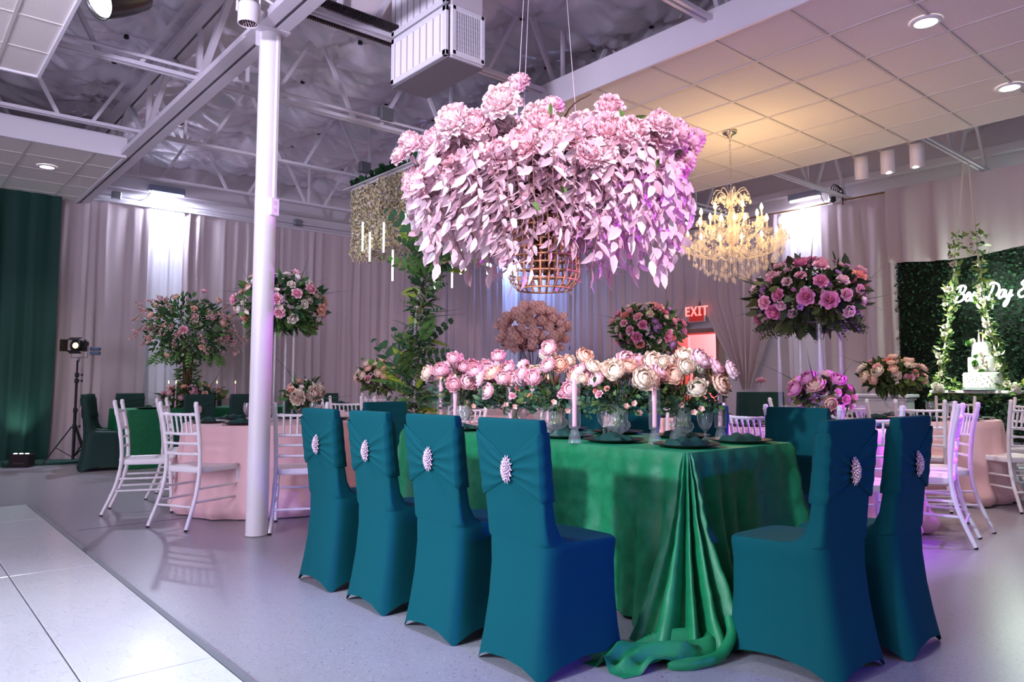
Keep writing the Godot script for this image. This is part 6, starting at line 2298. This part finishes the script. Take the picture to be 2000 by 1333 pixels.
	for q in [[-0.14, 0.26, 0.02, 0], [-0.15, 0.33, -0.03, 1], [-0.13, 0.36, 0.05, 0], [-0.16, 0.22, 0.04, 1], [-0.12, 0.4, -0.02, 1], [-0.11, 0.43, 0.03, 0], [-0.06, 0.6, -0.07, 0], [-0.08, 0.58, -0.11, 1], [-0.15, 0.29, 0.09, 0]]:
		put(k, "sugar_rose", shapes.white_rose[0], M.ivory if q[3] == 0 else M.frond_green, Transform3D(up_to(Vector3(-1, 0.2, q[2] * 3.0), 0, 0.042), Vector3(q[0], q[1], q[2])))
	b = MB.new()
	for z in [-0.02, 0.025]:
		b.tube([Vector3(0, 0.59, z), Vector3(0, 0.67, z), Vector3(0, 0.72, z)], [0.016, 0.012, 0.004], 8)
		b.lathe([[0.0, -0.014], [0.013, 0.0], [0.0, 0.014]], 10, Vector3(0, 0.735, z))
	put(k, "cake_topper", b.made(), M.silver)
	# jar with a pink flower on the bar table
	var j := thing("flower_jar", "small glass jar with one pink flower on the bar table", "flower jar", Vector3(10.1, 0.98, -6.02))
	b = MB.new()
	b.lathe([[0.0, 0.0], [0.035, 0.0], [0.04, 0.01], [0.04, 0.08], [0.025, 0.1], [0.028, 0.11]], 16)
	put(j, "jar", b.made(), M.glass_thick)
	put(j, "flower", shapes.peony[1], M.soft_pink, Transform3D(up_to(Vector3(-0.2, 1, 0.1), 0, 0.08), Vector3(0, 0.16, 0)))
	b = MB.new()
	b.tube([Vector3(0, 0.02, 0), Vector3(0, 0.16, 0)], [0.004], 6)
	put(j, "stem", b.made(), M.stem)


# ---------------------------------------------------------------- left edge
func stage_side() -> void:
	var o := thing("tripod_light", "black studio lamp on a tripod stand before the left drape", "studio light", Vector3(2.06, 0, -11.55), -38)
	var b := MB.new()
	b.tube([Vector3(0, 0.08, 0), Vector3(0, 0.75, 0)], [0.02], 10)
	b.tube([Vector3(0, 0.7, 0), Vector3(0, 1.15, 0)], [0.0165], 10)
	b.tube([Vector3(0, 1.1, 0), Vector3(0, 1.42, 0)], [0.012], 10)
	put(o, "pole", b.made(), M.dark)
	for y in [0.52, 0.74, 1.14, 1.22]:
		b = MB.new()
		b.lathe([[0.0, -0.03], [0.026, -0.03], [0.026, 0.03], [0.0, 0.03]], 12, Vector3(0, y, 0))
		b.tube([Vector3(0.02, y, 0), Vector3(0.06, y, 0)], [0.006], 6)
		b.bevel(Vector3(0.07, y, 0), Vector3(0.02, 0.04, 0.012), 0.004)
		put(o, "clamp", b.made(), M.dark)
	for k in 3:
		var a := TAU * k / 3.0 + 0.5
		var d := Vector3(cos(a), 0, sin(a))
		b = MB.new()
		b.bar(Vector3(0, 0.52, 0) + d * 0.03, d * 0.36 + Vector3(0, 0.012, 0), 0.022, 0.016)
		b.bar(Vector3(0, 0.1, 0), d * 0.2 + Vector3(0, 0.24, 0), 0.016, 0.01)
		put(o, "leg", b.made(), M.dark)
	b = MB.new()
	b.bevel(Vector3(0, 1.62, -0.04), Vector3(0.17, 0.15, 0.18), 0.02)
	put(o, "lamp_head", b.made(), M.black)
	b = MB.new()
	b.lathe([[0.0, 0.0], [0.07, 0.0], [0.075, 0.02], [0.055, 0.03], [0.05, 0.01]], 24)
	put(o, "lens_ring", b.made(), M.black, Transform3D(Basis(Vector3.RIGHT, PI / 2), Vector3(0, 1.62, 0.055)))
	b = MB.new()
	b.lathe([[0.0, 0.0], [0.04, -0.002]], 20)
	put(o, "lens", b.made(), glow("#ffcf90", 1.6), Transform3D(Basis(Vector3.RIGHT, PI / 2), Vector3(0, 1.62, 0.075)))
	for q in [[Vector3(-0.14, 1.62, 0.1), Vector3(0.1, 0.16, 0.004), 0.9], [Vector3(0.14, 1.62, 0.1), Vector3(0.08, 0.16, 0.004), -0.9]]:
		b = MB.new()
		b.box(q[0], q[1], Basis(Vector3.UP, q[2]))
		put(o, "barn_door", b.made(), M.black)
	for y in [1.53, 1.71]:
		b = MB.new()
		b.box(Vector3(0, y, 0.1), Vector3(0.16, 0.004, 0.1), Basis(Vector3.RIGHT, 0.4 if y > 1.6 else -0.4))
		put(o, "barn_door", b.made(), M.black)
	b = MB.new()
	b.tube([Vector3(-0.11, 1.62, -0.04), Vector3(-0.11, 1.46, -0.04), Vector3(0.11, 1.46, -0.04), Vector3(0.11, 1.62, -0.04)], [0.009], 8)
	b.tube([Vector3(0, 1.4, -0.02), Vector3(0, 1.46, -0.03)], [0.016], 8)
	put(o, "yoke", b.made(), mat("#8d8890", 0.4, 0.5))
	b = MB.new()
	b.bevel(Vector3(0.2, 1.58, -0.06), Vector3(0.13, 0.05, 0.06), 0.008)
	b.bevel(Vector3(0.2, 1.52, -0.06), Vector3(0.13, 0.05, 0.06), 0.008)
	put(o, "battery_pack", b.made(), mat("#4c5a74", 0.4))
	# floor uplight at the foot of the green curtain
	var u := thing("floor_uplight", "small black box uplight glowing at the foot of the green curtain", "uplight", Vector3(1.5, 0, -11.72), -38)
	b = MB.new()
	b.bevel(Vector3(0, 0.09, 0), Vector3(0.26, 0.17, 0.15), 0.012)
	put(u, "case", b.made(), mat("#1c1012", 0.35))
	for k in 3:
		b = MB.new()
		b.lathe([[0.0, 0.184], [0.018, 0.183], [0.024, 0.178], [0.024, 0.172]], 14, Vector3(-0.075 + 0.075 * k, 0, 0.02))
		put(u, "lens", b.made(), glow("#f4fff4", 5.0))
	b = MB.new()
	b.box(Vector3(0, 0.06, 0.076), Vector3(0.14, 0.004, 0.002))
	b.box(Vector3(0, 0.05, 0.076), Vector3(0.11, 0.003, 0.002))
	put(u, "trim_line", b.made(), mat("#6c4a4a", 0.5))
